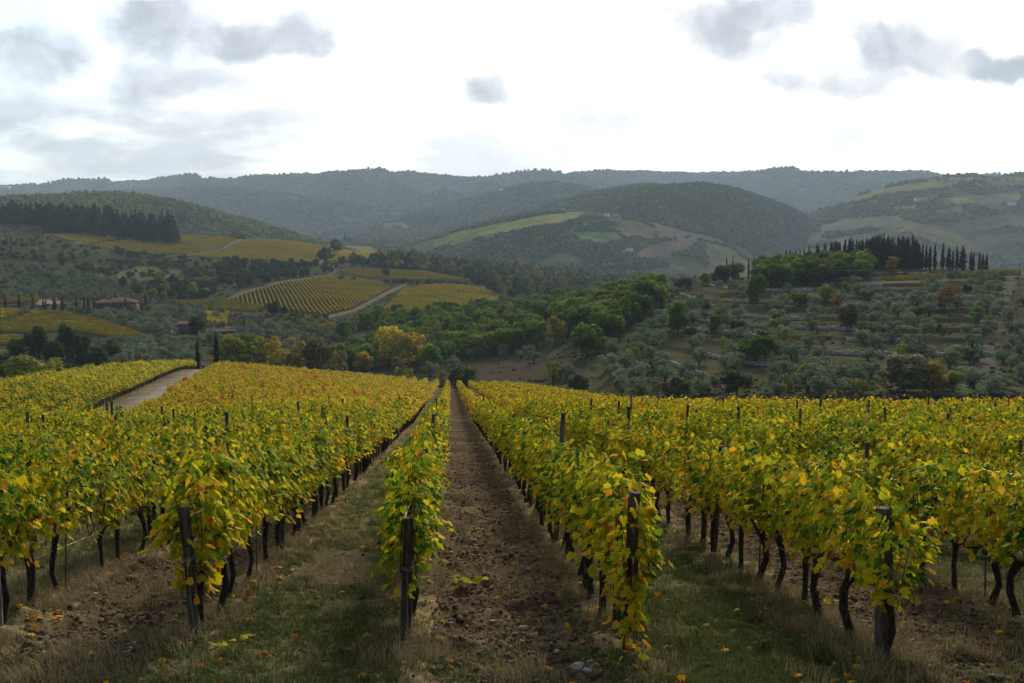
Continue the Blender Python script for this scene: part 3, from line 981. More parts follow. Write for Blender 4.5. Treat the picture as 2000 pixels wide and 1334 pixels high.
def build_far_woods():
    green = [(0.0, (.022, .034, .013)), (0.35, (.050, .070, .020)), (0.6, (.090, .110, .026)), (0.82, (.150, .145, .03)), (1.0, (.13, .085, .03))]
    lighter = [(0.0, (.036, .050, .014)), (0.35, (.080, .105, .022)), (0.7, (.140, .155, .026)), (0.9, (.20, .17, .030)), (1.0, (.13, .09, .026))]
    darker = [(0.0, (.028, .042, .015)), (0.4, (.058, .080, .024)), (0.7, (.100, .118, .030)), (0.9, (.15, .14, .03)), (1.0, (.14, .09, .03))]
    M1 = m_wood_stuff('far_wood_green', green, 0.006); M2 = m_wood_stuff('far_wood_light', lighter, 0.01); M3 = m_wood_stuff('far_wood_dark', darker, 0.01)
    spec = [(M1, 34000, 8.5), (M1, 9000, 5.5), (M1, 16000, 7.0), (M1, 13000, 6.2), (M3, 17000, 5.0), (M3, 5000, 4.2), (M2, 14000, 4.0), (M1, 16000, 7.0)]
    labs = ['mixed autumn woods covering the long horizon ridge', 'copses and hedgerows between the fields of the right hill', 'woods on the spur running down to the valley',
            'woods on the shoulder behind the round hill', 'dark woods covering the round hill', 'hedges and copses between fields across the valley', 'light green woods on the left hill', 'woods on the middle ridge before the horizon']
    for i, (M, n, size) in enumerate(spec):
        name, crest, D, Wf, Wb, gul = HILLS[i]
        r = np.random.RandomState(60 + i)
        lo = max(crest[0][0], -350); hi = min(crest[-1][0], 2350)
        nn = n * (8 if i in (1, 5) else 3)
        px = r.uniform(lo, hi, nn)
        y = r.uniform(D * 0.95 - Wf * 0.97, D * 1.06 + 60, nn)
        x = (px - 1000) / F * y
        z = hill_z(i, x, y)
        zmax = all_z(x, y)
        ppx, ppy = proj(x, y, z)
        keep = z > zmax - 1.0
        fld = np.zeros(len(x), bool)
        for hi_, poly, c in HILL_FIELDS:
            if hi_ == i:
                fld |= inpoly(ppx, ppy, poly)
        keep &= ~fld
        for ha, hb in ((1228, 492), (1217, 494), (1281, 461), (1185, 424), (1203, 423), (792, 446), (1143, 441), (1792, 394), (1804, 393), (1816, 391), (1828, 389), (1963, 397), (1976, 403),
                       (1860, 352), (1876, 352), (1894, 351), (1772, 453), (1565, 373), (978, 372), (1720, 458)):
            keep &= ~((np.abs(ppx - ha) < 9) & (ppy > hb - 2) & (ppy < hb + 7))
        if i == 1 or i == 5:                       # farmland: copses only, along noise bands
            c = fbm(x, y, 150, 3, 70 + i) + 0.25 * (fbm(x + y, y, 420, 2, 71) - 0.5)
            cell, edge = patchwork(x, y, 30 + i)
            keep &= (c > 0.60) | ((edge < 7) & (cell % 3 > 0)) | ((cell % 7 == 3) & (c > .42))
        else:
            c = fbm(x, y, 260, 3, 80 + i)
            keep &= c > 0.30
        k = np.where(keep)[0][:n]
        pts = np.stack([x[k], y[k], z[k]], 1)
        rot = np.zeros((len(k), 3)); rot[:, 2] = r.uniform(0, 6.28, len(k))
        s = size * r.uniform(0.6, 1.15, len(k))
        scl = np.stack([s, s, s * r.uniform(0.8, 1.15, len(k))], 1)
        protos = [blob_mesh('far_tree', M, 90 + i * 4 + q, 0.8 if q < 3 else 1.1) for q in range(4)]
        scatter_stuff('far_wood', labs[i], 'woods', protos, pts, rot, scl, r.randint(0, 4, len(k)))
    # woods on the valley floor and the lower slopes farther than the single trees
    r = np.random.RandomState(77)
    n = 60000
    px = r.uniform(-300, 2300, n); y = np.exp(r.uniform(math.log(1000), math.log(3300), n)); x = (px - 1000) / F * y
    z = ground_z(x, y); top = all_z(x, y)
    ppx, ppy = proj(x, y, z)
    keep = (z > top - 0.5) & (fbm(x, y, 120, 3, 66) > 0.45)
    for poly, hd, sh in PLOTS:
        keep &= ~inpoly(ppx, ppy, [(a, b) for a, b in poly])
    keep &= ~((ppx < 560) & (y < 1300))
    k = np.where(keep)[0][:12000]
    s = 4.2 * r.uniform(0.6, 1.3, len(k))
    rot = np.zeros((len(k), 3)); rot[:, 2] = r.uniform(0, 6.28, len(k))
    yel = [(0.0, (.020, .030, .012)), (0.35, (.045, .055, .018)), (0.6, (.090, .090, .022)), (0.8, (.22, .17, .03)), (1.0, (.16, .09, .03))]
    M4 = m_wood_stuff('valley_wood', yel, 0.008)
    protos = [blob_mesh('valley_tree', M4, 130 + q, (0.9, 1.3, 1.0, 1.6)[q]) for q in range(4)]
    scatter_stuff('valley_wood', 'woods with yellow poplars along the valley floor', 'woods', protos, np.stack([x[k], y[k], z[k]], 1), rot,
                  np.stack([s, s, s], 1), r.randint(0, 4, len(k)))


build_far_woods()



# ------------------------------------------------------------------ grape vines
LEAF_OUT = np.array([(0, .04), (.22, -.10), (.44, .06), (.40, .28), (.56, .46), (.34, .56), (.24, .76), (0, 1.0),
                     (-.24, .76), (-.34, .56), (-.56, .46), (-.40, .28), (-.44, .06), (-.22, -.10)])
LEAF_MID = np.array([(0, 0), (.45, .02), (.50, .50), (0, 1.0), (-.50, .50), (-.45, .02)])
LEAF_FAR = np.array([(-.46, 0), (.46, .05), (.44, .92), (-.40, .9)])


def leaf_cards(pos, tip, nrm, size, shape, rng, lv):
    """pos (n,3), tip/nrm directions; returns verts, faces (tri or quad), per vertex lv"""
    n = len(pos)
    tip = tip / np.linalg.norm(tip, axis=1, keepdims=True)
    nrm = nrm - tip * np.sum(nrm * tip, 1, keepdims=True)
    nrm = nrm / (np.linalg.norm(nrm, axis=1, keepdims=True) + 1e-9)
    side = np.cross(tip, nrm)
    if shape is LEAF_FAR:
        loc = np.concatenate([shape, np.zeros((len(shape), 1))], 1)
    else:
        loc = np.vstack([[0, .38], shape]); zz = -0.30 * np.abs(loc[:, 0]) - 0.16 * (loc[:, 1] - .35) ** 2
        loc = np.concatenate([loc, zz[:, None]], 1)
    m = len(loc)
    L = np.broadcast_to(loc, (n, m, 3)).copy()
    L[:, :, 2] += rng.normal(0, 0.05, (n, m))
    L *= size[:, None, None]
    v = pos[:, None, :] + L[:, :, 0:1] * side[:, None, :] + L[:, :, 1:2] * tip[:, None, :] + L[:, :, 2:3] * nrm[:, None, :]
    v = v.reshape(-1, 3)
    off = (np.arange(n) * m)[:, None, None]
    if shape is LEAF_FAR:
        f = (np.array([[0, 1, 2, 3]])[None] + off).reshape(-1, 4)
    else:
        k = m - 1
        f = (np.array([(0, 1 + i, 1 + (i + 1) % k) for i in range(k)])[None] + off).reshape(-1, 3)
    return v, f, np.repeat(lv, m)


def foliage_layout(rng, n, droop=0.0):
    """positions and directions of the leaves of one vine; local y runs along the row"""
    y = rng.uniform(-0.56, 0.56, n)
    hv = 0.16 * np.sin(y * 5 + rng.uniform(0, 6)) + 0.06 * rng.randn(n)
    z = 0.84 + 1.10 * rng.beta(1.30, 1.05, n) + hv - droop * rng.rand(n) * 0.55
    top = 1.92
    w = 0.11 + 0.15 * sstep(0.75, 1.3, z) - 0.07 * sstep(1.55, 1.95, z)
    s = rng.choice([-1, 1], n)
    r = np.sqrt(rng.uniform(0.12, 1.0, n))
    x = s * w * r + rng.normal(0, 0.045, n)
    # shoots that leave the hedge
    m = int(n * 0.11)
    for a in range(0, m, 7):
        yb = rng.uniform(-.5, .5); sd = rng.choice([-1, 1]); up = rng.uniform(-0.25, 0.75); ln = rng.uniform(.15, .42)
        q = np.arange(a, min(a + 7, m)); t = (q - a + 1) / 7.0
        x[q] = sd * (.15 + ln * t * (0.8 if up < .3 else .25)) + rng.normal(0, .03, len(q))
        y[q] = yb + rng.normal(0, .05, len(q)) + t * rng.uniform(-.2, .2)
        z[q] = (1.62 if up > .3 else 1.25) + up * ln * t * 1.5 - .22 * t * t + rng.normal(0, .03, len(q))
    pos = np.stack([x, y, z], 1)
    out = np.stack([np.sign(x) * 0.75, rng.normal(0, .35, n), np.full(n, 0.0)], 1)
    tip = out * 0.55 + np.stack([rng.normal(0, .3, n), rng.normal(0, .35, n), -0.75 + rng.normal(0, .35, n)], 1)
    nrm = out * 0.8 + np.stack([rng.normal(0, .3, n), rng.normal(0, .3, n), 0.55 + 0.5 * sstep(1.4, 1.9, z) + rng.normal(0, .3, n)], 1)
    return pos, tip, nrm


def leaf_values(rng, pos):
    n = len(pos)
    base = 0.40 + 0.17 * rng.randn(n) + 0.10 * np.sin(pos[:, 1] * 4 + rng.uniform(0, 6)) + 0.16 * sstep(1.15, 0.7, pos[:, 2])
    old = rng.rand(n)
    base = np.where(old > 0.93, base + 0.30, base); base = np.where(old < 0.12, base - 0.22, base)
    return np.clip(base, 0, 1)


def foliage_mesh(name, seed, n, size, shape, mat, droop=0.0, trunk=None):
    rng = np.random.RandomState(seed)
    pos, tip, nrm = foliage_layout(rng, n, droop)
    v, f, lv = leaf_cards(pos, tip, nrm, rng.uniform(0.75, 1.2, n) * size, shape, rng, leaf_values(rng, pos))
    if trunk is None:
        return mesh_np(name, v, f, mat, {'lv': lv})
    tv, tf = trunk
    fl = [f, tf + len(v)] if tf.shape[1] != f.shape[1] else [np.vstack([f, tf + len(v)])]
    me = mesh_np(name, np.vstack([v, tv]), fl, mat, {'lv': np.concatenate([lv, np.full(len(tv), .5)]), })
    me.materials.append(M_VINE)
    mi = np.zeros(len(me.polygons), np.int32); mi[len(f):] = 1
    me.polygons.foreach_set('material_index', mi)
    return me


def vine_trunk_geo(seed, sides=7):
    rng = np.random.RandomState(seed)
    b = MB()
    k = rng.uniform(-.10, .10, 2); h = rng.uniform(.70, .88)
    pts = [(0, 0, -.12), (k[0] * .3, k[1] * .5, .12), (k[0], k[1] + rng.uniform(-.04, .04), .36), (k[0] * .7, k[1] * .8 + rng.uniform(-.07, .07), .56), (0, k[1] * .5, h)]
    r0 = rng.uniform(.033, .052)
    b.tube(pts, [r0 * 1.5, r0 * 1.1, r0, r0 * 1.05, r0 * 1.3], sides, rough=.18, rng=rng)
    for s in (-1, 1):
        L = rng.uniform(.22, .45)
        b.tube([(0, k[1] * .5, h - .06), (rng.uniform(-.04, .04), k[1] * .5 + s * L * .5, h + .05), (rng.uniform(-.05, .05), k[1] * .5 + s * L, h + rng.uniform(.0, .16))],
               [r0 * .8, r0 * .55, r0 * .35], 5, rough=.15, rng=rng)
    return b


def cane_geo(seed):
    rng = np.random.RandomState(seed + 500)
    b = MB()
    for i in range(6):
        y = rng.uniform(-.42, .42); x = rng.uniform(-.08, .08)
        e = rng.uniform(-.22, .22, 2)
        b.tube([(x, y, .78), (x + e[0] * .4, y + e[1] * .5, 1.25), (x + e[0], y + e[1], rng.uniform(1.6, 2.0))], [.007, .006, .003], 4, cap=False)
    return b


NV = 10
TRUNKS = [vine_trunk_geo(i).mesh('trunk', M_VINE) for i in range(NV)]
CANES = [cane_geo(i).mesh('cane', M_CANE) for i in range(NV)]
FOLS = [foliage_mesh('foliage', 40 + i, 370, 0.095, LEAF_OUT, M_LEAF) for i in range(NV)]
FOL_DROOP = [foliage_mesh('foliage', 80 + i, 440, 0.112, LEAF_OUT, M_LEAF, (1.35, .7)[i]) for i in range(2)]


def single_leaf(i):
    rng = np.random.RandomState(300 + i)
    v, f, lv = leaf_cards(np.zeros((1, 3)), np.array([[0, 1.0, 0]]), np.array([[0, 0, 1.0]]), np.array([1.0]), LEAF_OUT, rng, np.array([.30 + .06 * i]))
    return mesh_np('leaf', v, f, M_LEAF, {'lv': lv})


LEAVES = [single_leaf(i) for i in range(7)]


def row_start(xr):
    return 10.95 - 0.13 * np.clip(xr, -14, 14)


def vine_positions():
    out = []
    for k in ROW_KS:
        xr = row_x(k); y = row_start(xr) + {0: .38, -1: .28, 1: -.10, 2: -.04, -2: .12}.get(k, .28)
        j = 0
        while y < 236:
            x = xr + ROWDIR * y
            if y > float(yend(x, y)) - 1.5 and y > 60:
                break
            if x > road_x(y) + 2.7 or y < 40:
                j += 1
                out.append((k, j, x, y))
            y += 0.86 if y < 75 else 0.95
    return out


def build_vines():
    rng = np.random.RandomState(21)
    allv = vine_positions()
    K = np.array([v[0] for v in allv]); J = np.array([v[1] for v in allv]); X = np.array([v[2] for v in allv]); Y = np.array([v[3] for v in allv])
    X = X + rng.normal(0, .03, len(X)); Y = Y + rng.uniform(-.12, .12, len(Y))
    Z = ground_z(X, Y) + 0.05
    px, py = proj(X, Y, Z + 1.2)
    vis = (px > -110) & (px < 2110)
    gapr = rng.rand(len(X))
    vis &= ~((gapr < 0.06) & (Y > 14))
    K, J, X, Y, Z = K[vis], J[vis], X[vis], Y[vis], Z[vis]
    order = np.argsort(Y)
    K, J, X, Y, Z = K[order], J[order], X[order], Y[order], Z[order]
    names = {-2: 'second row left of the grass alley', -1: 'row left of the grass alley', 0: 'row left of the ploughed strip',
             1: 'row right of the ploughed strip', 2: 'second row right of the ploughed strip', 3: 'third row right of the ploughed strip'}
    def rowname(k):
        if k in names:
            return names[k]
        return (ordw(k) + ' row right of the ploughed strip') if k > 0 else (ordw(-k) + ' row left of the grass alley')
    ninst = 300
    used = {}
    ends = set()
    for i in range(min(ninst, len(X))):
        k = int(K[i]); used[k] = used.get(k, 0) + 1
        var = rng.randint(0, NV)
        first = used[k] == 1
        lab = f'grapevine, {ordw(used[k])} along the {rowname(k)}'
        t = thing('grape_vine', 'yellow and green ' + lab, 'grapevine', (X[i], Y[i], Z[i]), -ROWDIR + (math.pi if rng.rand() < .5 else 0),
                  rng.uniform(.93, 1.08), 'grapevines in the near vineyard')
        link('trunk', TRUNKS[var], t, None, rng.uniform(-.4, .4))
        fm = FOLS[rng.randint(0, NV)]
        if first and k in (1,):
            fm = FOL_DROOP[0]
        elif first and k in (-1,):
            fm = FOL_DROOP[1]
        fo = link('foliage', fm, t, (0, 0, 0), 0, (rng.uniform(.8, 1.18), 1.0, rng.uniform(.86, 1.07)))
        fo['kind'] = 'stuff'
        link('cane', CANES[var], t)
        if Y[i] < 14.6:                                  # leaves that can be picked apart
            pos, tip, nrm = foliage_layout(rng, 60, 0.5 if first else 0.1)
            far = np.argsort(-np.abs(pos[:, 0]))[:42]
            for q in far:
                tp = Vector(tip[q]).normalized(); nm = Vector(nrm[q]); nm = (nm - tp * nm.dot(tp)).normalized()
                sd = tp.cross(nm)
                s = rng.uniform(.08, .13)
                lo = link('leaf', LEAVES[rng.randint(0, 7)], t)
                M = Matrix((sd, tp, nm)).transposed().to_4x4() @ Matrix.Scale(s, 4)
                p = pos[q] * (1.1, 1, 1)
                M.translation = p
                lo.matrix_local = M
    # the rest of the vineyard: one mass
    K, J, X, Y, Z = K[ninst:], J[ninst:], X[ninst:], Y[ninst:], Z[ninst:]
    NB, ND, NF = 8, 6, 6
    protos = []
    for i in range(NB):
        b = vine_trunk_geo(60 + i, 5); tv = np.concatenate(b.v); tf = np.concatenate(b.q)
        protos.append(foliage_mesh('vine_near', 140 + i, 280, 0.105, LEAF_OUT, M_LEAF, 0, (tv, tf)))
    for i in range(ND):
        b = MB(); rr = np.random.RandomState(i)
        b.tube([(0, 0, -.1), (rr.uniform(-.08, .08), rr.uniform(-.1, .1), .4), (0, 0, .8)], [.06, .045, .04], 4, cap=False); tv = np.concatenate(b.v); tf = np.concatenate(b.q)
        protos.append(foliage_mesh('vine_mid', 160 + i, 150, 0.155, LEAF_MID, M_LEAF_FAR, 0, (tv, tf)))
    for i in range(NF):
        protos.append(foliage_mesh('vine_far', 180 + i, 80, 0.22, LEAF_FAR, M_LEAF_FAR))
    for i in range(2):
        protos.append(foliage_mesh('vine_red', 190 + i, 80, 0.22, LEAF_FAR, M_LEAF_RED))
    for i in range(4):
        b = MB(); rr = np.random.RandomState(i)
        b.tube([(0, 0, -.1), (rr.uniform(-.08, .08), rr.uniform(-.1, .1), .4), (0, 0, .8)], [.06, .045, .04], 4, cap=False); tv = np.concatenate(b.v); tf = np.concatenate(b.q)
        protos.append(foliage_mesh('vine_green', 170 + i, 110, 0.20, LEAF_FAR, M_LEAF_GREEN, 0, (tv, tf)))
    n = len(X)
    pick = np.where(Y < 60, rng.randint(0, NB, n), np.where(Y < 115, NB + rng.randint(0, ND, n), NB + ND + rng.randint(0, NF, n)))
    ppx, ppy = proj(X, Y, Z)
    pr = np.where((ppx > 260) & (ppx < 720) & (Y > 95), 0.05, np.where(Y > 95, 0.02, 0.002))
    pr = pr * np.where(fbm(X, Y, 14, 2, 91) > 0.56, 2.0, 0.25)
    pick = np.where(rng.rand(n) < pr, NB + ND + NF + rng.randint(0, 2, n), pick)
    rot = np.zeros((n, 3)); rot[:, 2] = -ROWDIR + math.pi * rng.randint(0, 2, n)
    scl = np.stack([rng.uniform(.85, 1.2, n), np.full(n, 1.04), rng.uniform(.80, 1.08, n)], 1)
    # the parcel left of the road
    lx, ly = [], []
    for j in range(46):
        y = 52.0
        while y < 240:
            x = float(road_x(y)) - 4.0 - 2.45 * j
            if y > float(yend(x, y)) - 1:
                break
            p_ = 1000 + F * x / y
            if -120 < p_ < 500:
                lx.append(x); ly.append(y)
            y += 0.98
    lx = np.array(lx) + rng.normal(0, .05, len(lx)); ly = np.array(ly); lz = ground_z(lx, ly) + .02
    m = len(lx)
    e = 1.0
    ang = np.arctan((road_x(ly + e) - road_x(ly - e)) / (2 * e))
    lr = np.zeros((m, 3)); lr[:, 2] = -ang
    ls = np.stack([rng.uniform(1.1, 1.5, m), np.full(m, 1.08), rng.uniform(.85, 1.08, m)], 1)
    lp = NB + ND + NF + 2 + rng.randint(0, 4, m)
    scatter_stuff('vine_rows', 'long rows of yellow and green vines filling the near vineyard and the parcel beyond the dirt road', 'vines', protos,
                  np.concatenate([np.stack([X, Y, Z], 1), np.stack([lx, ly, lz], 1)]), np.concatenate([rot, lr]), np.concatenate([scl, ls]), np.concatenate([pick, lp]))
    return rowname


rowname = build_vines()


# ------------------------------------------------------------------ posts and wires
def post_mesh(seed, h, r):
    rng = np.random.RandomState(seed)
    b = MB()
    n = 7
    pts = [(rng.normal(0, .006), rng.normal(0, .006), -.3 + (h + .3) * i / (n - 1)) for i in range(n)]
    rad = [r * (1.06 - .12 * i / (n - 1)) * rng.uniform(.95, 1.05) for i in range(n)]
    b.tube(pts, rad, 9, cap=True, rough=.10, rng=rng)
    return b.mesh('vine_post', M_POST)


def tie_mesh(r, z):
    b = MB()
    th = np.linspace(0, 2 * math.pi, 13)
    for dz in (0, .012, .03):
        b.tube(np.stack([np.cos(th) * r, np.sin(th) * r, z + dz + 0.02 * np.sin(th)], 1), .0035, 4, cap=False)
    b.tube([(0.0, -r, z), (.02, -r - .01, z * .5), (.03, -r - .02, 0.02)], .0035, 4, cap=False)
    return b.mesh('tie_wire', M_WIRE)


def build_posts():
    rng = np.random.RandomState(33)
    # end posts of the five front rows: row, height, radius
    spec = {-2: (1.75, .075), -1: (1.62, .066), 0: (1.50, .062), 1: (1.84, .068), 2: (1.70, .088), 3: (1.9, .07)}
    lab = {-2: 'thick dark end post cut by the left edge of the picture', -1: 'leaning dark end post with orange leaves hanging beside it',
           0: 'bare round end post with wire tie left of the ploughed strip', 1: 'end post wrapped in drooping vine leaves right of the ploughed strip',
           2: 'thick cracked end post among vine stems at right', 3: 'end post of the rightmost front vine row'}
    for k, (h, r) in spec.items():
        y = float(row_start(row_x(k))); x = row_x(k) + ROWDIR * y
        px_, py_ = proj(x, y, float(ground_z(np.array([x]), np.array([y]))[0]))
        if not -60 < px_ < 2060:
            continue
        z = float(ground_z(np.array([x]), np.array([y]))[0])
        me = post_mesh(400 + k, h, r)
        t = thing('vine_post', lab[k], 'post', (x, y, z), rng.uniform(0, 6), 1, 'trellis posts in the vineyard')
        t.rotation_euler = (rng.uniform(-.03, .03), -.05 if k == -1 else rng.uniform(-.03, .03), 0)
        po = link('pole', me, t)
        link('tie_wire', tie_mesh(r + .006, h * .62), t)
    protos = [post_mesh(430 + i, 2.0, .05) for i in range(6)]
    pm = []
    cnt = {}
    for k in ROW_KS:
        xr = row_x(k); y = float(row_start(xr)) + 5.6 + (k * 1.7) % 2.0
        while y < 74:
            x = xr + ROWDIR * y + rng.normal(0, .03)
            p_, q_ = proj(x, y, -3 - .132 * y + 1.5)
            if -40 < p_ < 2040 and x > road_x(y) + 3.0:
                pm.append((y, k, x))
            y += rng.uniform(5.2, 6.6) if y < 40 else 8.0
    pm.sort()
    for y, k, x in pm[:190]:
        z = float(ground_z(np.array([x]), np.array([y]))[0])
        cnt[k] = cnt.get(k, 0) + 1
        rn = rowname(k)
        o = link('vine_post', protos[rng.randint(0, 6)], None, (x, y, z), 0, (rng.uniform(.7, 1.05),) * 2 + (rng.uniform(.92, 1.10) if rng.rand() < .7 else rng.uniform(1.1, 1.27),))
        o.rotation_euler = (rng.normal(0, .035), rng.normal(0, .035), rng.uniform(0, 6))
        tag(o, f'{ordw(cnt[k])} trellis post behind the end of the {rn}', 'post', 'trellis posts in the vineyard')
    x = row_x(2) + ROWDIR * 25.5
    o = link('vine_post', post_mesh(470, 2.5, .055), None, (x, 25.5, float(ground_z(np.array([x]), np.array([25.5]))[0])))
    tag(o, 'tall slim post standing clear above the leaves behind the leafy end post', 'post', 'trellis posts in the vineyard')
    # trellis wires of the front rows
    for k in range(-3, 5):
        xr = row_x(k); ys = np.arange(float(row_start(xr)), 46, 1.2); xs = xr + ROWDIR * ys
        zs = ground_z(xs, ys)
        b = MB()
        for h in (.72, 1.15, 1.5):
            b.tube(np.stack([xs, ys, zs + h], 1), .0045, 4, cap=False)
        o = link('trellis_wire', b.mesh('trellis_wire', M_WIRE))
        tag(o, f'thin trellis wires strung along the {rowname(k)}', 'wire', 'trellis wires')
        # training stakes beside a few trunks
    for j, (k, dy, h) in enumerate([(2, 2.2, 1.5), (2, 1.2, 1.3), (-2, 2.0, 1.55), (2, 4.4, 1.5), (3, 3.0, 1.4), (-1, 3.4, 1.5), (1, 4.0, 1.6)]):
        xr = row_x(k); y = float(row_start(xr)) + dy; x = xr + ROWDIR * y + .05
        b = MB(); b.tube([(0, 0, -.1), (.01, .0, h * .5), (.03, .01, h)], .012, 5)
        o = link('training_stake', b.mesh('training_stake', M_POST), None, (x, y, float(ground_z(np.array([x]), np.array([y]))[0])))
        o.rotation_euler = (rng.normal(0, .04), rng.normal(0, .05), 0)
        tag(o, f'thin training stake, {ordw(j + 1)} of those in front, {rowname(k)}', 'stake', 'training stakes')


build_posts()


# ------------------------------------------------------------------ ground cover close by
def tuft_mesh(name, mat, seed, n, h, spread, lean, width):
    rng = np.random.RandomState(seed)
    vs, fs, cv = [], [], []
    for i in range(n):
        a = rng.uniform(0, 6.28); r = spread * math.sqrt(rng.rand()); x, y = r * math.cos(a), r * math.sin(a)
        hh = h * rng.uniform(.45, 1.1); b = rng.uniform(0, 6.28); ln = lean * rng.uniform(.3, 1.1) * hh
        dx, dy = math.cos(b), math.sin(b); w = width * rng.uniform(.7, 1.2)
        sx, sy = -dy * w, dx * w
        k = len(vs)
        vs += [(x - sx, y - sy, -.02), (x + sx, y + sy, -.02), (x + dx * ln * .4 + sx * .7, y + dy * ln * .4 + sy * .7, hh * .6), (x + dx * ln * .4 - sx * .7, y + dy * ln * .4 - sy * .7, hh * .6),
               (x + dx * ln, y + dy * ln, hh * (1 - .25 * lean))]
        fs += [(k, k + 1, k + 2, k + 3), (k + 3, k + 2, k + 4, k + 4)]
        cv += [rng.rand()] * 5
    f = np.array(fs); q = f[0::2]; t = f[1::2, :3]
    return mesh_np(name, np.array(vs), [q, t], mat, {'cv': np.array(cv)})


def rock_mesh(name, mat, seed, flat=.7):
    me = blob_mesh(name, mat, seed, flat)
    co_ = np.empty(len(me.vertices) * 3); me.vertices.foreach_get('co', co_); co_ = co_.reshape(-1, 3)
    co_[:, 2] -= .55 * flat
    me.vertices.foreach_set('co', co_.ravel().astype(np.float32)); me.update()
    return me


def relief(x, y):
    xr = x - ROWDIR * y
    kk = np.searchsorted(ROW_X, xr) + ROW_KS[0] - 1
    till = kk % 2 == 0
    z = ground_z(x, y) + sstep(70, 30, y) * np.where(till, .36, .12) * (fbm(x, y, .42, 4, 50, .6) - .5)
    x0 = ROW_X[np.clip(np.searchsorted(ROW_X, xr) - 1, 0, len(ROW_X) - 1)]
    fr = (xr - x0) / 2.48
    edge = np.minimum(fr, 1 - fr)
    return z + sstep(.30, 0, edge) * .09 * sstep(110, 40, y) * sstep(8, 11, y), till, edge


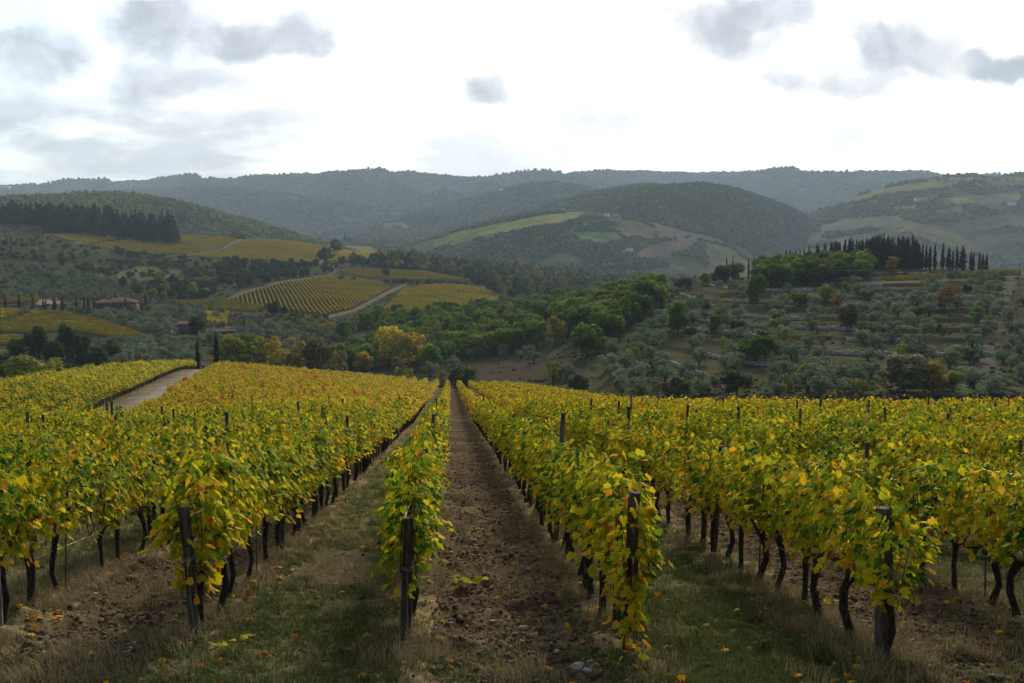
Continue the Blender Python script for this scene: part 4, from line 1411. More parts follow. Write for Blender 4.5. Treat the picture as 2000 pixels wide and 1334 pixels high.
def build_ground_cover():
    rng = np.random.RandomState(45)
    def sample(n, y0, y1):
        y = np.exp(rng.uniform(math.log(y0), math.log(y1), n)); x = rng.uniform(-.56, .56, n) * y
        return x, y
    # green grass
    x, y = sample(60000, 9.4, 60)
    z, till, edge = relief(x, y)
    n2 = fbm(x, y, 1.7, 4, 44); n3 = fbm(x, y, .6, 3, 47)
    keep = (rng.rand(len(x)) < np.where(till, .04 + .22 * (y < 10.8), np.where(n3 > .45, .9, .35))) & (n2 > .34)
    k = np.where(keep)[0]
    protos = [tuft_mesh('grass_tuft', M_GRASS, 500 + i, 16, .085, .085, .7, .0045) for i in range(5)]
    s = rng.uniform(.6, 1.35, len(k)); rot = np.zeros((len(k), 3)); rot[:, 2] = rng.uniform(0, 6.28, len(k))
    scatter_stuff('grass', 'short green grass in the alleys between the vine rows', 'grass', protos, np.stack([x, y, z], 1)[k], rot, np.stack([s, s, s], 1), rng.randint(0, 5, len(k)))
    # dry straw
    x, y = sample(60000, 9.4, 75)
    z, till, edge = relief(x, y)
    n2 = fbm(x, y, 1.2, 4, 48)
    keep = rng.rand(len(x)) < np.where(edge < .15, .50 * sstep(.36, .55, n2), np.where(n2 > .60, .26, .03))
    k = np.where(keep)[0]
    protos = [tuft_mesh('straw_tuft', M_STRAW, 520 + i, 20, (.13, .2, .1, .24)[i], .11, (.9, .8, 1.2, .7)[i], .0035) for i in range(4)]
    s = rng.uniform(.6, 1.3, len(k)); rot = np.zeros((len(k), 3)); rot[:, 2] = rng.uniform(0, 6.28, len(k))
    scatter_stuff('dry_grass', 'dry straw coloured grass under the vines and over the clods', 'grass', protos, np.stack([x, y, z], 1)[k], rot, np.stack([s, s, s], 1), rng.randint(0, 4, len(k)))
    # clods
    x, y = sample(90000, 9.4, 70)
    z, till, edge = relief(x, y)
    keep = rng.rand(len(x)) < np.where(till & (edge > .12), .62, .05)
    k = np.where(keep)[0]
    protos = [rock_mesh('clod', M_CLOD, 540 + i) for i in range(6)]
    s = .012 + .036 * rng.rand(len(k)) ** 2.4; rot = rng.uniform(0, 6.28, (len(k), 3)) * np.array((.1, .1, 1))
    scatter_stuff('soil_clods', 'brown clods of ploughed soil in the alleys', 'soil', protos, np.stack([x, y, z], 1)[k], rot, np.stack([s * rng.uniform(.8, 1.5, len(k)), s, s], 1), rng.randint(0, 6, len(k)))
    # leaf litter under the rows
    x, y = sample(9000, 9.4, 60)
    z, till, edge = relief(x, y)
    keep = rng.rand(len(x)) < np.where(edge < .2, .30, .035)
    k = np.where(keep)[0]
    protos = []
    for i in range(6):
        v, f, lv = leaf_cards(np.zeros((1, 3)), np.array([[0, 1.0, .15 * (i % 3)]]), np.array([[.25 * (i - 2.5), 0, 1.0]]), np.array([1.0]), LEAF_MID, rng, np.array([(.72, .84, .93, .99, .99, .9)[i]]))
        protos.append(mesh_np('litter_leaf', v, f, M_LEAF, {'lv': lv}))
    s = rng.uniform(.05, .10, len(k)); rot = rng.uniform(-.3, .3, (len(k), 3)); rot[:, 2] = rng.uniform(0, 6.28, len(k))
    scatter_stuff('leaf_litter', 'yellow and brown leaf litter on the ground under the vines', 'leaf litter', protos, np.stack([x, y, z + .03], 1)[k], rot, np.stack([s, s, s], 1), rng.randint(0, 6, len(k)))
    # pale pebbles too small to pick apart
    x, y = sample(4200, 9.4, 50)
    z, till, edge = relief(x, y)
    keep = rng.rand(len(x)) < np.where(till, .55, .12)
    k = np.where(keep)[0]
    protos = [rock_mesh('pebble', M_FIELDSTONE, 560 + i, .5) for i in range(4)]
    s = .010 + .020 * rng.rand(len(k)) ** 2; rot = np.zeros((len(k), 3)); rot[:, 2] = rng.uniform(0, 6.28, len(k))
    scatter_stuff('pebbles', 'small pale pebbles lying on the ploughed soil', 'pebbles', protos, np.stack([x, y, z], 1)[k], rot, np.stack([s * 1.3, s, s], 1), rng.randint(0, 4, len(k)))
    # stones one can point at: photograph pixel, size in metres, words
    stones = [((1042, 1236), .078, 'largest pale stone, in the middle of the ploughed strip'), ((1020, 1222), .060, 'flat slab lying behind the largest pale stone'),
              ((943, 1210), .050, 'round pale stone standing left of the largest stone'), ((795, 1308), .075, 'angular stone at the near end of the bare round post'),
              ((1127, 1322), .070, 'white split stone at the bottom edge of the ploughed strip'), ((1000, 1072), .050, 'flat stone halfway up the ploughed strip'),
              ((1030, 1117), .045, 'pale flat stone beside the dry straw heap'), ((925, 1065), .040, 'round stone on the left part of the ploughed strip'),
              ((1148, 1326), .045, 'small stone beside the split white stone'), ((1127, 1178), .035, 'upright pale stone left of the leafy end post'),
              ((1088, 1268), .045, 'dull flat stone on the right part of the strip'), ((895, 1130), .035, 'pale stone near the fallen green shoot'),
              ((1978, 1262), .062, 'white stone near the right edge of the picture'), ((1885, 1205), .035, 'small pale stone among clods at far right'),
              ((1600, 1147), .035, 'pale stone between the right rows'), ((745, 1190), .035, 'stone in the grass left of the bare post'), ((625, 1205), .03, 'small stone in the middle grass alley'),
              ((225, 1246), .045, 'pale flat stone on the left clods'), ((260, 1255), .04, 'dull stone beside the pale flat one on the left clods'), ((290, 1290), .028, 'white chip in front of the left clods'),
              ((1155, 1300), .04, 'stone half sunk near the leafy post foot'), ((870, 1205), .03, 'small grey stone on the left edge of the strip'), ((905, 1085), .03, 'chip of stone left of the round stone')]
    for i, ((a, b), s, lab) in enumerate(stones):
        p = hit1(a, b)
        me = rock_mesh('stone', M_FIELDSTONE, 600 + i, .62)
        z, _, _ = relief(np.array([p[0]]), np.array([p[1]]))
        o = link('stone', me, None, (p[0], p[1], float(z[0]) + s * .1), rng.uniform(0, 6), (s * 1.25, s, s))
        tag(o, lab, 'stone', 'loose stones on the soil')
    # fallen leaves one can point at
    fl = [((655, 1140), 'yellow', 'in the middle grass alley'), ((670, 1160), 'yellow', 'below the other yellow leaf in the grass alley'), ((755, 1150), 'orange', 'left of the bare post'),
          ((570, 1252), 'orange', 'at the near end of the grass alley'), ((860, 1270), 'orange', 'on the dark soil right of the bare post'), ((1080, 1310), 'orange', 'on the near clods'),
          ((100, 1285), 'orange', 'on the left clods'), ((125, 1220), 'pale orange', 'at the foot of a left trunk'), ((1060, 1190), 'orange red', 'in the middle of the ploughed strip'),
          ((1015, 1040), 'yellow', 'up the ploughed strip'), ((1408, 1273), 'orange', 'in the right grass alley'), ((1437, 1197), 'pale yellow', 'farther up the right grass alley'),
          ((1540, 1180), 'orange', 'at the edge of the right grass alley'), ((1945, 1250), 'pale yellow', 'beside the white stone'), ((1690, 1305), 'pale yellow', 'at the foot of the thick right post'),
          ((1550, 1325), 'brown', 'at the bottom edge right of the leafy post'), ((885, 1240), 'brown', 'left of the largest pale stone'), ((330, 1250), 'orange', 'near the leaning end post'),
          ((70, 1245), 'pale yellow', 'in the dry grass at left'), ((880, 1160), 'yellow', 'under the bare post leaves')]
    lvs = {'yellow': .70, 'orange': .86, 'pale orange': .82, 'orange red': .93, 'pale yellow': .66, 'brown': .99}
    for i, ((a, b), c, w) in enumerate(fl):
        p = hit1(a, b)
        r_ = np.random.RandomState(700 + i)
        v, f, lv = leaf_cards(np.zeros((1, 3)), np.array([[0, 1.0, .2]]), np.array([[.2, 0, 1.0]]), np.array([1.0]), LEAF_OUT, r_, np.array([lvs[c]]))
        z, _, _ = relief(np.array([p[0]]), np.array([p[1]]))
        o = link('fallen_leaf', mesh_np('fallen_leaf', v, f, M_LEAF, {'lv': lv}), None, (p[0], p[1], float(z[0]) + .05), r_.uniform(0, 6), .10)
        tag(o, f'fallen {c} vine leaf {w}', 'leaf', 'fallen vine leaves')
    # the broken green shoot lying on the strip, and two small weeds
    for i, ((a, b), lab, n, big) in enumerate([((912, 1158), 'green leafy vine shoot lying on the ploughed strip', 7, .13), ((450, 1280), 'small yellow-green vine shoot on the near grass', 5, .10),
                                               ((1600, 1205), 'young green shoot at a vine foot in the right row', 6, .09)]):
        p = hit1(a, b); z, _, _ = relief(np.array([p[0]]), np.array([p[1]]))
        t = thing('vine_shoot', lab, 'shoot', (p[0], p[1], float(z[0]) + .03), .3 * i)
        bb = MB(); bb.tube([(-.22, 0, .02), (0, .02, .10), (.24, -.03, .08)], [.006, .005, .003], 5); link('stem', bb.mesh('stem', M_CANE), t)
        for q in range(n):
            lo = link('leaf', LEAVES[q % 4], t, (-.2 + .44 * q / (n - 1), rng.uniform(-.04, .04), .10 + rng.uniform(-.02, .06)), 0, big * rng.uniform(.8, 1.2))
            lo.rotation_euler = (rng.uniform(-.6, .2), rng.uniform(-.4, .4), rng.uniform(2.2, 4.0) if q % 2 else rng.uniform(-1, 1))
    # straw heaps
    for (a, b), s, lab in [((1040, 1160), 1.5, 'heap of dry straw lying across the ploughed strip'), ((1098, 1125), 1.2, 'tuft of dry straw at the foot of the right row'), ((330, 1275), 1.3, 'pale dry grass tussock before the leaning post')]:
        p = hit1(a, b); z, _, _ = relief(np.array([p[0]]), np.array([p[1]]))
        o = link('straw_tussock', tuft_mesh('straw_tussock', M_STRAW, 640, 240, .16, .26, 1.3, .0035), None, (p[0], p[1], float(z[0])), 0, s)
        tag(o, lab, 'dry grass')
    # tall weed clumps
    for (a, b), lab in [((1490, 1268), 'green grass clump with long blades in the right alley'), ((1605, 1290), 'bright green weed clump beside the right row')]:
        p = hit1(a, b); z, _, _ = relief(np.array([p[0]]), np.array([p[1]]))
        o = link('weed_clump', tuft_mesh('weed_clump', M_GRASS, 650, 60, .30, .12, .9, .007), None, (p[0], p[1], float(z[0])))
        tag(o, lab, 'weed')


build_ground_cover()


# ------------------------------------------------------------------ trees
def crown_mesh(name, blobs, ncards, size, seed, up=0.0, flat=1.0):
    """leaf clumps spread over the lobes of a crown; blobs: (x,y,z,rx,rz)"""
    rng = np.random.RandomState(seed)
    bl = np.array(blobs); w = bl[:, 3] ** 2; w = w / w.sum()
    k = rng.choice(len(bl), ncards, p=w)
    d = rng.normal(size=(ncards, 3)); d /= np.linalg.norm(d, axis=1, keepdims=True)
    d[:, 2] = np.where(d[:, 2] < -.75, -d[:, 2] * .6, d[:, 2])
    r = rng.uniform(.55, 1.08, ncards)
    c = bl[k, :3] + d * np.stack([bl[k, 3], bl[k, 3], bl[k, 4]], 1) * r[:, None]
    nrm = d * .9 + rng.normal(0, .45, (ncards, 3)) + np.array((0, 0, .25))
    nrm /= np.linalg.norm(nrm, axis=1, keepdims=True)
    tg = np.cross(nrm, rng.normal(size=(ncards, 3)))
    if up:
        tg = tg * (1 - up) + np.array((0, 0, 1.0)) * up
        tg -= nrm * np.sum(tg * nrm, 1, keepdims=True)
    tg /= np.linalg.norm(tg, axis=1, keepdims=True); bt = np.cross(nrm, tg)
    s = size * rng.uniform(.6, 1.3, ncards)[:, None]
    asp = rng.uniform(.45, .8, ncards)[:, None] * flat
    bend = nrm * s * rng.uniform(-.25, .1, ncards)[:, None]
    v = np.stack([c - tg * s, c + bt * s * asp + bend, c + tg * s, c - bt * s * asp + bend], 1).reshape(-1, 3)
    f = np.arange(ncards * 4).reshape(-1, 4)
    cvb = rng.uniform(.2, .8, len(bl))
    cv = np.clip(cvb[k] * .45 + rng.uniform(.05, .55, ncards), 0, 1)
    return mesh_np(name, v, f, M_FOL, {'cv': np.repeat(cv, 4)})


def blobs_round(rng, n, R, zc, zr, rmin, rmax):
    out = [(0, 0, zc, R * .55, zr * .55)]
    for i in range(n):
        a = rng.uniform(0, 6.28); e = rng.uniform(-.95, 1.0)
        rr = rng.uniform(rmin, rmax)
        q = math.sqrt(max(0, 1 - e * e * .8)) * (R - rr)
        out.append((math.cos(a) * q, math.sin(a) * q, zc + e * (zr - rr * .8), rr, rr * rng.uniform(.75, 1.0)))
    return out


def make_crown(kind, seed):
    rng = np.random.RandomState(seed)
    if kind == 'oak':      # 10 m high, 10 m wide
        return crown_mesh('crown', blobs_round(rng, 19, 5.0, 4.9, 4.8, 1.3, 2.3), 2300, .46, seed)
    if kind == 'poplar':   # 12 m high, 6 m wide
        return crown_mesh('crown', blobs_round(rng, 16, 3.0, 6.2, 5.9, .9, 1.5), 1500, .36, seed, .25)
    if kind == 'thin':     # sparse crown, 8 m high, 7 m wide
        return crown_mesh('crown', blobs_round(rng, 13, 3.5, 4.3, 3.8, .8, 1.5), 900, .34, seed)
    if kind == 'olive':    # 4.2 m high, 4.6 m wide
        return crown_mesh('crown', blobs_round(rng, 11, 2.4, 2.2, 1.9, .65, 1.1), 760, .25, seed, 0, .7)
    if kind == 'cypress':  # 12 m high, 2.2 m wide
        bl = []
        for i in range(16):
            z = .8 + i * .68; t = i / 15.0; R = 1.05 * (1 - t) ** .55 * min(1, .55 + t * 3) + .12
            bl.append((rng.normal(0, .10), rng.normal(0, .10), z, R, .75))
        return crown_mesh('crown', bl, 1000, .36, seed, .8, .8)
    if kind == 'conifer':  # 16 m high, 6 m wide
        bl = []
        for i in range(13):
            t = i / 12.0; z = 2.6 + t * 12.6; R = 2.9 * (1 - t) ** .8 + .25
            for q in range(2):
                a = rng.uniform(0, 6.28); bl.append((math.cos(a) * R * .35, math.sin(a) * R * .35, z, R * .75, .9))
        return crown_mesh('crown', bl, 1100, .5, seed, .3)
    if kind == 'shrub':    # 3 m high, 4 m wide
        return crown_mesh('crown', blobs_round(rng, 9, 2.0, 1.3, 1.5, .6, 1.0), 560, .24, seed)


def make_trunk(kind, seed):
    rng = np.random.RandomState(seed + 900); b = MB()
    def limbs(z0, n, r, ln, rise):
        for i in range(n):
            a = i * 6.28 / n + rng.uniform(-.4, .4)
            m = ln * rng.uniform(.8, 1.1)
            b.tube([(0, 0, z0), (math.cos(a) * m * .45, math.sin(a) * m * .45, z0 + rise * .55), (math.cos(a) * m, math.sin(a) * m, z0 + rise)], [r, r * .7, r * .3], 5)
    if kind == 'oak':
        b.tube([(0, 0, -.5), (.1, 0, 1), (0, .1, 2.6), (.1, 0, 5.5)], [.42, .33, .28, .12], 7, rough=.1, rng=rng); limbs(2.2, 5, .2, 3.2, 3.0)
    elif kind in ('poplar', 'thin'):
        b.tube([(0, 0, -.5), (.05, 0, 1.5), (0, .1, 4), (0, 0, 8)], [.26, .2, .16, .05], 6); limbs(2.0, 4, .11, 1.8, 3.0)
    elif kind == 'olive':
        for i in range(2):
            e = rng.uniform(-.3, .3, 2)
            b.tube([(e[0] * .3, e[1] * .3, -.3), (e[0], e[1], .6), (e[0] * 1.5, e[1] * 1.5, 1.4)], [.22, .15, .11], 6, rough=.15, rng=rng)
        limbs(1.0, 4, .10, 1.5, 1.3)
    elif kind == 'cypress':
        b.tube([(0, 0, -.4), (0, 0, 1.2), (0, 0, 9)], [.22, .18, .04], 6)
    elif kind == 'conifer':
        b.tube([(0, 0, -.5), (0, 0, 4), (0, 0, 14.5)], [.32, .25, .05], 6)
    else:
        for i in range(4):
            a = rng.uniform(0, 6.28); b.tube([(0, 0, -.2), (math.cos(a) * .5, math.sin(a) * .5, .7), (math.cos(a) * 1.1, math.sin(a) * 1.1, 1.7)], [.07, .05, .02], 5)
    return b.mesh('trunk', M_TRUNK)


DIM = {'oak': (10.0, 10.0), 'poplar': (6.4, 12.4), 'thin': (7.2, 8.2), 'olive': (4.8, 4.3), 'cypress': (2.2, 12.0), 'conifer': (5.4, 16.0), 'shrub': (4.2, 3.0)}
CROWNS = {k: [make_crown(k, 1000 + 31 * i + sum(map(ord, k))) for i in range(n)] for k, n in
          (('oak', 6), ('poplar', 4), ('thin', 4), ('olive', 6), ('cypress', 5), ('conifer', 5), ('shrub', 4))}
TRUNKM = {k: make_trunk(k, i) for i, k in enumerate(DIM)}
TREENAME = {'oak': ('broadleaf_tree', 'tree'), 'poplar': ('poplar_tree', 'tree'), 'thin': ('autumn_tree', 'tree'), 'olive': ('olive_tree', 'olive tree'), 'cypress': ('cypress_tree', 'cypress'),
            'conifer': ('conifer_tree', 'conifer'), 'shrub': ('shrub', 'shrub')}
TR = np.random.RandomState(99)

GREEN = (.076, .128, .009); DKGREEN = (.034, .058, .010); YGREEN = (.175, .185, .018); YELLOW = (.460, .340, .022); ORANGE = (.440, .270, .022)
OLIVE = (.112, .138, .072); CYP = (.014, .022, .012); CONI = (.018, .030, .015); TAN = (.190, .150, .055); GREYG = (.135, .135, .058); RUST = (.230, .120, .028)


def vary(c, v=.2):
    f = TR.uniform(1 - v, 1 + v)
    return tuple(np.clip(np.array(c) * f * TR.uniform(.92, 1.08, 3), 0, 1))


def tree(kind, p, w, h, colour, label, group=None, cat=None):
    """w, h in metres"""
    W, H = DIM[kind]
    nm, ct = TREENAME[kind]
    t = thing(nm, label, cat or ct, p, TR.uniform(0, 6.28), (w / W, w / W, h / H), group)
    link('trunk', TRUNKM[kind], t)
    link('crown', CROWNS[kind][TR.randint(0, len(CROWNS[kind]))], t, color=vary(colour, .10))
    return t


NAMED = []


def ptree(kind, px_, py_, wpx, hpx, colour, label, Y=None, group=None):
    """a tree whose foot is seen at (px_, py_) in the photograph (or stands at depth Y), with the crown's size in pixels"""
    p = on_ground(px_, Y) if Y else hit1(px_, py_, 180)
    m = p[1] / F
    NAMED.append((px_, p[1], wpx))
    return tree(kind, p, wpx * m, hpx * m, colour, label, group)


def build_named_trees():
    T = [  # kind, px, py, w, h, colour, label, Y
        ('thin', 66, 0, 125, 82, YGREEN, 'broad yellow-green tree standing alone at the lower left edge', 222),
        ('thin', 20, 0, 60, 60, GREEN, 'green tree behind the broad yellow-green tree at left edge', 240),
        ('oak', 66, 0, 46, 82, DKGREEN, 'tall dark tree behind the broad yellow-green tree', 285), ('oak', 100, 0, 44, 60, DKGREEN, 'dark tree between the two tallest dark left trees', 280),
        ('oak', 128, 0, 48, 84, DKGREEN, 'dark tree with forked top above the left vineyard', 290), ('oak', 158, 0, 40, 68, DKGREEN, 'narrow dark tree right of the forked dark tree', 284),
        ('oak', 186, 0, 40, 46, DKGREEN, 'low dark tree at right end of the left dark group', 280), ('oak', 30, 0, 46, 52, DKGREEN, 'dark tree at left end of the left dark group', 290),
        ('thin', 272, 0, 50, 44, TAN, 'small tan autumn tree beside the left olive grove', 248),
        ('cypress', 383, 0, 11, 66, CYP, 'shorter cypress left of the dirt road end', 229), ('cypress', 420, 0, 13, 80, CYP, 'taller cypress right of the dirt road end', 228),
        ('oak', 452, 0, 66, 78, YGREEN, 'yellow-green tree right of the two road cypresses', 300), ('oak', 500, 0, 70, 88, YGREEN, 'rounded yellow-green tree left of the orange tree', 305),
        ('poplar', 535, 0, 48, 86, (.42, .30, .02), 'orange autumn tree in the line behind the vineyard crest', 300), ('poplar', 575, 0, 52, 92, (.27, .19, .04), 'tall tawny poplar beside the orange tree', 305),
        ('oak', 622, 0, 76, 90, (.12, .115, .022), 'wide olive-yellow tree right of the tawny poplar', 310), ('oak', 478, 0, 44, 56, GREEN, 'small green tree under the yellow-green trees', 285),
        ('thin', 660, 0, 46, 74, TAN, 'thin brownish tree right of the wide olive-yellow tree', 300),
        ('oak', 386, 660, 36, 46, DKGREEN, 'dark round tree beside the stone barn', None), ('oak', 534, 617, 30, 32, DKGREEN, 'dark tree at the left foot of the striped vineyard', None),
        ('oak', 554, 616, 18, 20, DKGREEN, 'smaller dark tree beside the one at the striped vineyard', None),
        ('oak', 758, 0, 62, 84, YELLOW, 'bright yellow tree left in the golden pair below the striped vineyard', 372), ('oak', 787, 0, 50, 76, (.36, .28, .02), 'golden tree right in the pair below the striped vineyard', 368),
        ('poplar', 816, 0, 36, 74, (.44, .31, .02), 'orange-topped tree right of the golden pair', 370), ('thin', 780, 0, 40, 34, TAN, 'bare tan tree in front of the golden pair', 350),
        ('thin', 690, 0, 24, 40, TAN, 'thin bare tree at the foot of the striped vineyard', 470), ('poplar', 678, 0, 16, 30, YGREEN, 'small pale poplar below the striped vineyard', 440),
        ('thin', 1084, 675, 52, 62, (.19, .165, .022), 'yellow tree standing out before the green oak wood', None), ('oak', 1148, 695, 74, 66, GREEN, 'large green oak at the foot of the oak wood', None),
        ('oak', 1324, 648, 48, 66, GREEN, 'tall green oak among olives right of the oak wood', None), ('oak', 1478, 594, 46, 62, GREEN, 'green oak below the left end of the hilltop trees', None),
        ('oak', 1478, 705, 84, 66, GREEN, 'broad green oak in the middle of the terraced slope', None), ('oak', 1396, 652, 30, 40, GREEN, 'small oak between two larger oaks on the slope', None),
        ('poplar', 1845, 606, 52, 54, RUST, 'rust orange tree on the terraces at right', None), ('oak', 1655, 640, 48, 52, (.075, .070, .018), 'dark green and bronze tree on the middle terraces', None),
        ('poplar', 1636, 600, 22, 30, RUST, 'small bronze tree on the upper terraces', None), ('oak', 1612, 588, 34, 32, YGREEN, 'light green tree beside the utility pole', None),
        ('oak', 1560, 598, 44, 30, GREEN, 'low green tree left of the utility pole', None), ('poplar', 1742, 535, 34, 36, RUST, 'rust coloured round tree below the cypress wood', None),
        ('thin', 1080, 748, 42, 44, YGREEN, 'yellow-green bush tree at the foot of the bare field', None), ('thin', 786, 0, 52, 70, YGREEN, 'pale green tree just behind the vineyard crest', 262),
        ('oak', 905, 0, 66, 66, (.048, .06, .02), 'dark green tree behind the end of the middle vine rows', 262), ('thin', 872, 0, 46, 56, TAN, 'brownish thin tree behind the end of the middle vine rows', 266),
        ('oak', 1130, 770, 46, 42, DKGREEN, 'dark round tree at the foot of the right slope', None), ('thin', 1216, 0, 38, 58, GREYG, 'grey-green tall tree at the foot of the right slope', 205),
        ('thin', 1168, 0, 36, 42, GREYG, 'grey-green tree beside the dark round tree', 208),
        ('oak', 1325, 0, 66, 50, (.055, .07, .016), 'green tree behind the vineyard edge, left in a pair', 200), ('oak', 1442, 0, 68, 54, (.05, .062, .016), 'green tree behind the vineyard edge, right in a pair', 200),
        ('oak', 1772, 0, 108, 80, GREYG, 'large grey-yellow willow at the lower right vineyard edge', 200), ('oak', 1828, 0, 60, 66, (.19, .15, .02), 'golden tree touching the large willow', 198),
        ('oak', 1868, 0, 44, 46, YGREEN, 'low yellow-green tree right of the golden tree', 200), ('thin', 1544, 0, 32, 40, YGREEN, 'small yellow-green tree at the vineyard edge', 202),
        ('shrub', 1690, 0, 36, 32, YGREEN, 'yellow-green shrub left of the large willow', 198),
        ('cypress', 674, 478, 8, 27, CYP, 'lone dark cypress at the top of the hill track', None), ('oak', 682, 480, 17, 18, CYP, 'dark bushy tree beside the lone hilltop cypress', None),
        ('oak', 753, 541, 18, 18, DKGREEN, 'single dark tree in the thin yellow vineyard strip', None), ('oak', 124, 520, 18, 20, DKGREEN, 'dark round tree on the left scrub slope', None),
        ('oak', 242, 562, 14, 24, DKGREEN, 'narrow dark tree above the left farmhouse', None), ('thin', 68, 592, 16, 28, (.16, .16, .02), 'yellow-green tree among cypresses left of the farmhouse', None),
        ('thin', 8, 590, 20, 28, (.17, .15, .02), 'yellow tree at the left edge by the cypresses', None), ('thin', 106, 490, 16, 18, RUST, 'rust coloured tree on the upper left slope', None),
        ('oak', 290, 607, 16, 14, YGREEN, 'light green tree at the right end of the farmhouse', None),
        ('thin', 1790, 712, 50, 55, (.085, .078, .065), 'bare grey leafless tree low on the terraces', None), ('thin', 1745, 672, 30, 34, (.10, .09, .07), 'small bare grey tree on the terraces', None),
        ('shrub', 1832, 648, 22, 18, DKGREEN, 'dark clipped shrub on the terraces', None), ('shrub', 1890, 572, 22, 20, CYP, 'nearly black shrub on the upper right terraces', None),
        ('shrub', 1722, 703, 16, 8, (.12, .03, .02), 'dark red shrub on the lower terraces', None),
    ]
    for kind, px_, py_, w, h, c, lab, Y in T:
        ptree(kind, px_, py_, w, h, c, lab, Y)
    # cypresses along the right hilltop
    for i, (a, base, top, w) in enumerate([(1533, 503, 484, 5), (1541, 503, 483, 5), (1552, 503, 484, 6), (1560, 503, 481, 5), (1568, 503, 479, 5), (1578, 502, 475, 5), (1594, 505, 470, 13), (1609, 506, 470, 12),
                                           (1799, 506, 471, 6), (1806, 506, 472, 6), (1813, 507, 476, 8), (1823, 508, 472, 7), (1838, 510, 471, 8), (1850, 511, 480, 11), (1858, 512, 486, 6), (1866, 512, 477, 7),
                                           (1877, 514, 477, 14), (1893, 516, 486, 6), (1898, 516, 489, 6), (1910, 519, 490, 7), (1917, 519, 492, 7), (1924, 519, 489, 6),
                                           (1418, 506, 495, 4), (1430, 506, 495, 4), (1461, 510, 500, 4), (1472, 512, 496, 5)]):
        side = 'left of' if a < 1620 else 'right of'
        n = i + 1 if i < 8 else (i - 7 if i < 22 else i - 21)
        where = f'slim cypress, {ordw(n)} from the left in the hilltop line {side} the cypress wood' if i < 22 else f'tiny cypress, {ordw(n)} from the left above the far end of the oak wood'
        Y = 458.0
        p = on_ground(a, Y); m = Y / F
        _, pb = proj(*p)
        tree('cypress', p, w * m * 1.15, (pb - top) * m, CYP, where, 'cypresses on the right hilltop')
    # cypress wood on the hilltop
    r = np.random.RandomState(5)
    pts = []
    for q in range(300):
        a = r.uniform(1618, 1792); Y = r.uniform(446, 492)
        if all(abs(a - b[0]) > 5.2 or abs(Y - b[1]) > 6 for b in pts):
            pts.append((a, Y))
        if len(pts) >= 62:
            break
    pts.sort(key=lambda t: (int((t[1] - 446) / 15.5), t[0]))
    cnt = {}
    for a, Y in pts:
        band = min(2, int((Y - 446) / 15.5)); cnt[band] = cnt.get(band, 0) + 1
        m = Y / F
        p = on_ground(a, Y); _, pb = proj(*p)
        top = np.interp(a, [1618, 1640, 1660, 1675, 1690, 1720, 1745, 1760, 1780, 1792], [470, 462, 458, 464, 458, 453, 462, 455, 455, 470]) + r.uniform(-2, 9)
        tree('cypress', p, r.uniform(9, 15) * m, (pb - top) * m, CYP, f"dark cypress, {ordw(cnt[band])} from left in the {('front', 'middle', 'back')[band]} line of the hilltop wood", 'cypress wood on the right hilltop')
    # cypresses round the left farmhouse
    for i, (a, base, top, w) in enumerate([(11, 602, 573, 7), (38, 604, 572, 8), (64, 603, 578, 5), (85, 604, 581, 5), (90, 605, 583, 5), (107, 607, 579, 10), (122, 608, 578, 7), (150, 610, 576, 6), (165, 610, 575, 5),
                                           (173, 612, 576, 8), (184, 613, 577, 7), (238, 612, 588, 7), (246, 613, 577, 6), (284, 596, 572, 7), (277, 612, 590, 6), (226, 592, 568, 5)]):
        p = hit1(a, base, 300); m = p[1] / F
        tree('cypress', p, w * m, (base - top) * m, CYP, f'cypress, {ordw(i + 1)} from the left in the line by the red farmhouse' if i < 11 else f'cypress standing by the red farmhouse walls, {ordw(i - 10)} of those', 'cypresses by the farmhouse')
    # small cypresses on the far left slope
    for i, (a, base, top) in enumerate([(13, 474, 455), (21, 472, 462), (34, 472, 463), (42, 472, 464), (60, 470, 462), (69, 468, 458), (75, 468, 458), (94, 467, 460), (21, 488, 477)]):
        p = hit1(a, base, 300); m = p[1] / F
        tree('cypress', p, 4 * m, (base - top) * m, CYP, f'small cypress, {ordw(i + 1)} in the thin line on the upper left slope', 'cypresses on the upper left slope')
    # conifer plantation on the upper left
    pts = []
    for q in range(900):
        a = r.uniform(-10, 345); Y = r.uniform(985, 1130)
        if a < 95 and Y < 1050 or a > 240 and Y > 1090:
            continue
        if all(math.hypot((a - b[0]) * 1.0, (Y - b[1]) * .28) > 8 for b in pts):
            pts.append((a, Y))
    pts = pts[:135]
    pts.sort(key=lambda t: (int((t[1] - 985) / 30), t[0]))
    cnt = {}
    for a, Y in pts:
        band = int((Y - 985) / 30); cnt[band] = cnt.get(band, 0) + 1
        p = on_ground(a, Y); m = Y / F
        _, pb = proj(*p)
        topy = np.interp(a, [-10, 20, 30, 60, 75, 110, 200, 260, 300, 310, 345], [388, 386, 376, 380, 375, 378, 382, 390, 395, 391, 406]) + r.uniform(-1, 15) * (r.rand() < .6)
        hgt = max(9, min(32, (pb - topy) * m * r.uniform(.92, 1.0)))
        c = (.040, .052, .016) if (100 < a < 215 and r.rand() < .6) else CONI
        tree('oak' if (80 < a < 230 and r.rand() < .35) else 'conifer', p, r.uniform(14, 26) * m, hgt * r.uniform(.78, 1.02), c, f"conifer, {ordw(cnt[band])} from left in the {('front', 'second', 'third', 'fourth', 'back')[min(4, band)]} line, upper left plantation", 'conifer plantation on the upper left')
    for i, (a, base, top, w) in enumerate([(318, 444, 404, 10), (326, 444, 412, 8), (336, 442, 414, 7), (350, 440, 413, 8), (356, 440, 414, 9), (362, 440, 416, 8), (372, 436, 428, 9)]):
        p = hit1(a, base, 600); m = p[1] / F
        tree('cypress', p, w * m, (base - top) * m, CYP, f'dark cypress, {ordw(i + 1)} from the left beside the white house at the plantation end', 'cypresses at the plantation end')


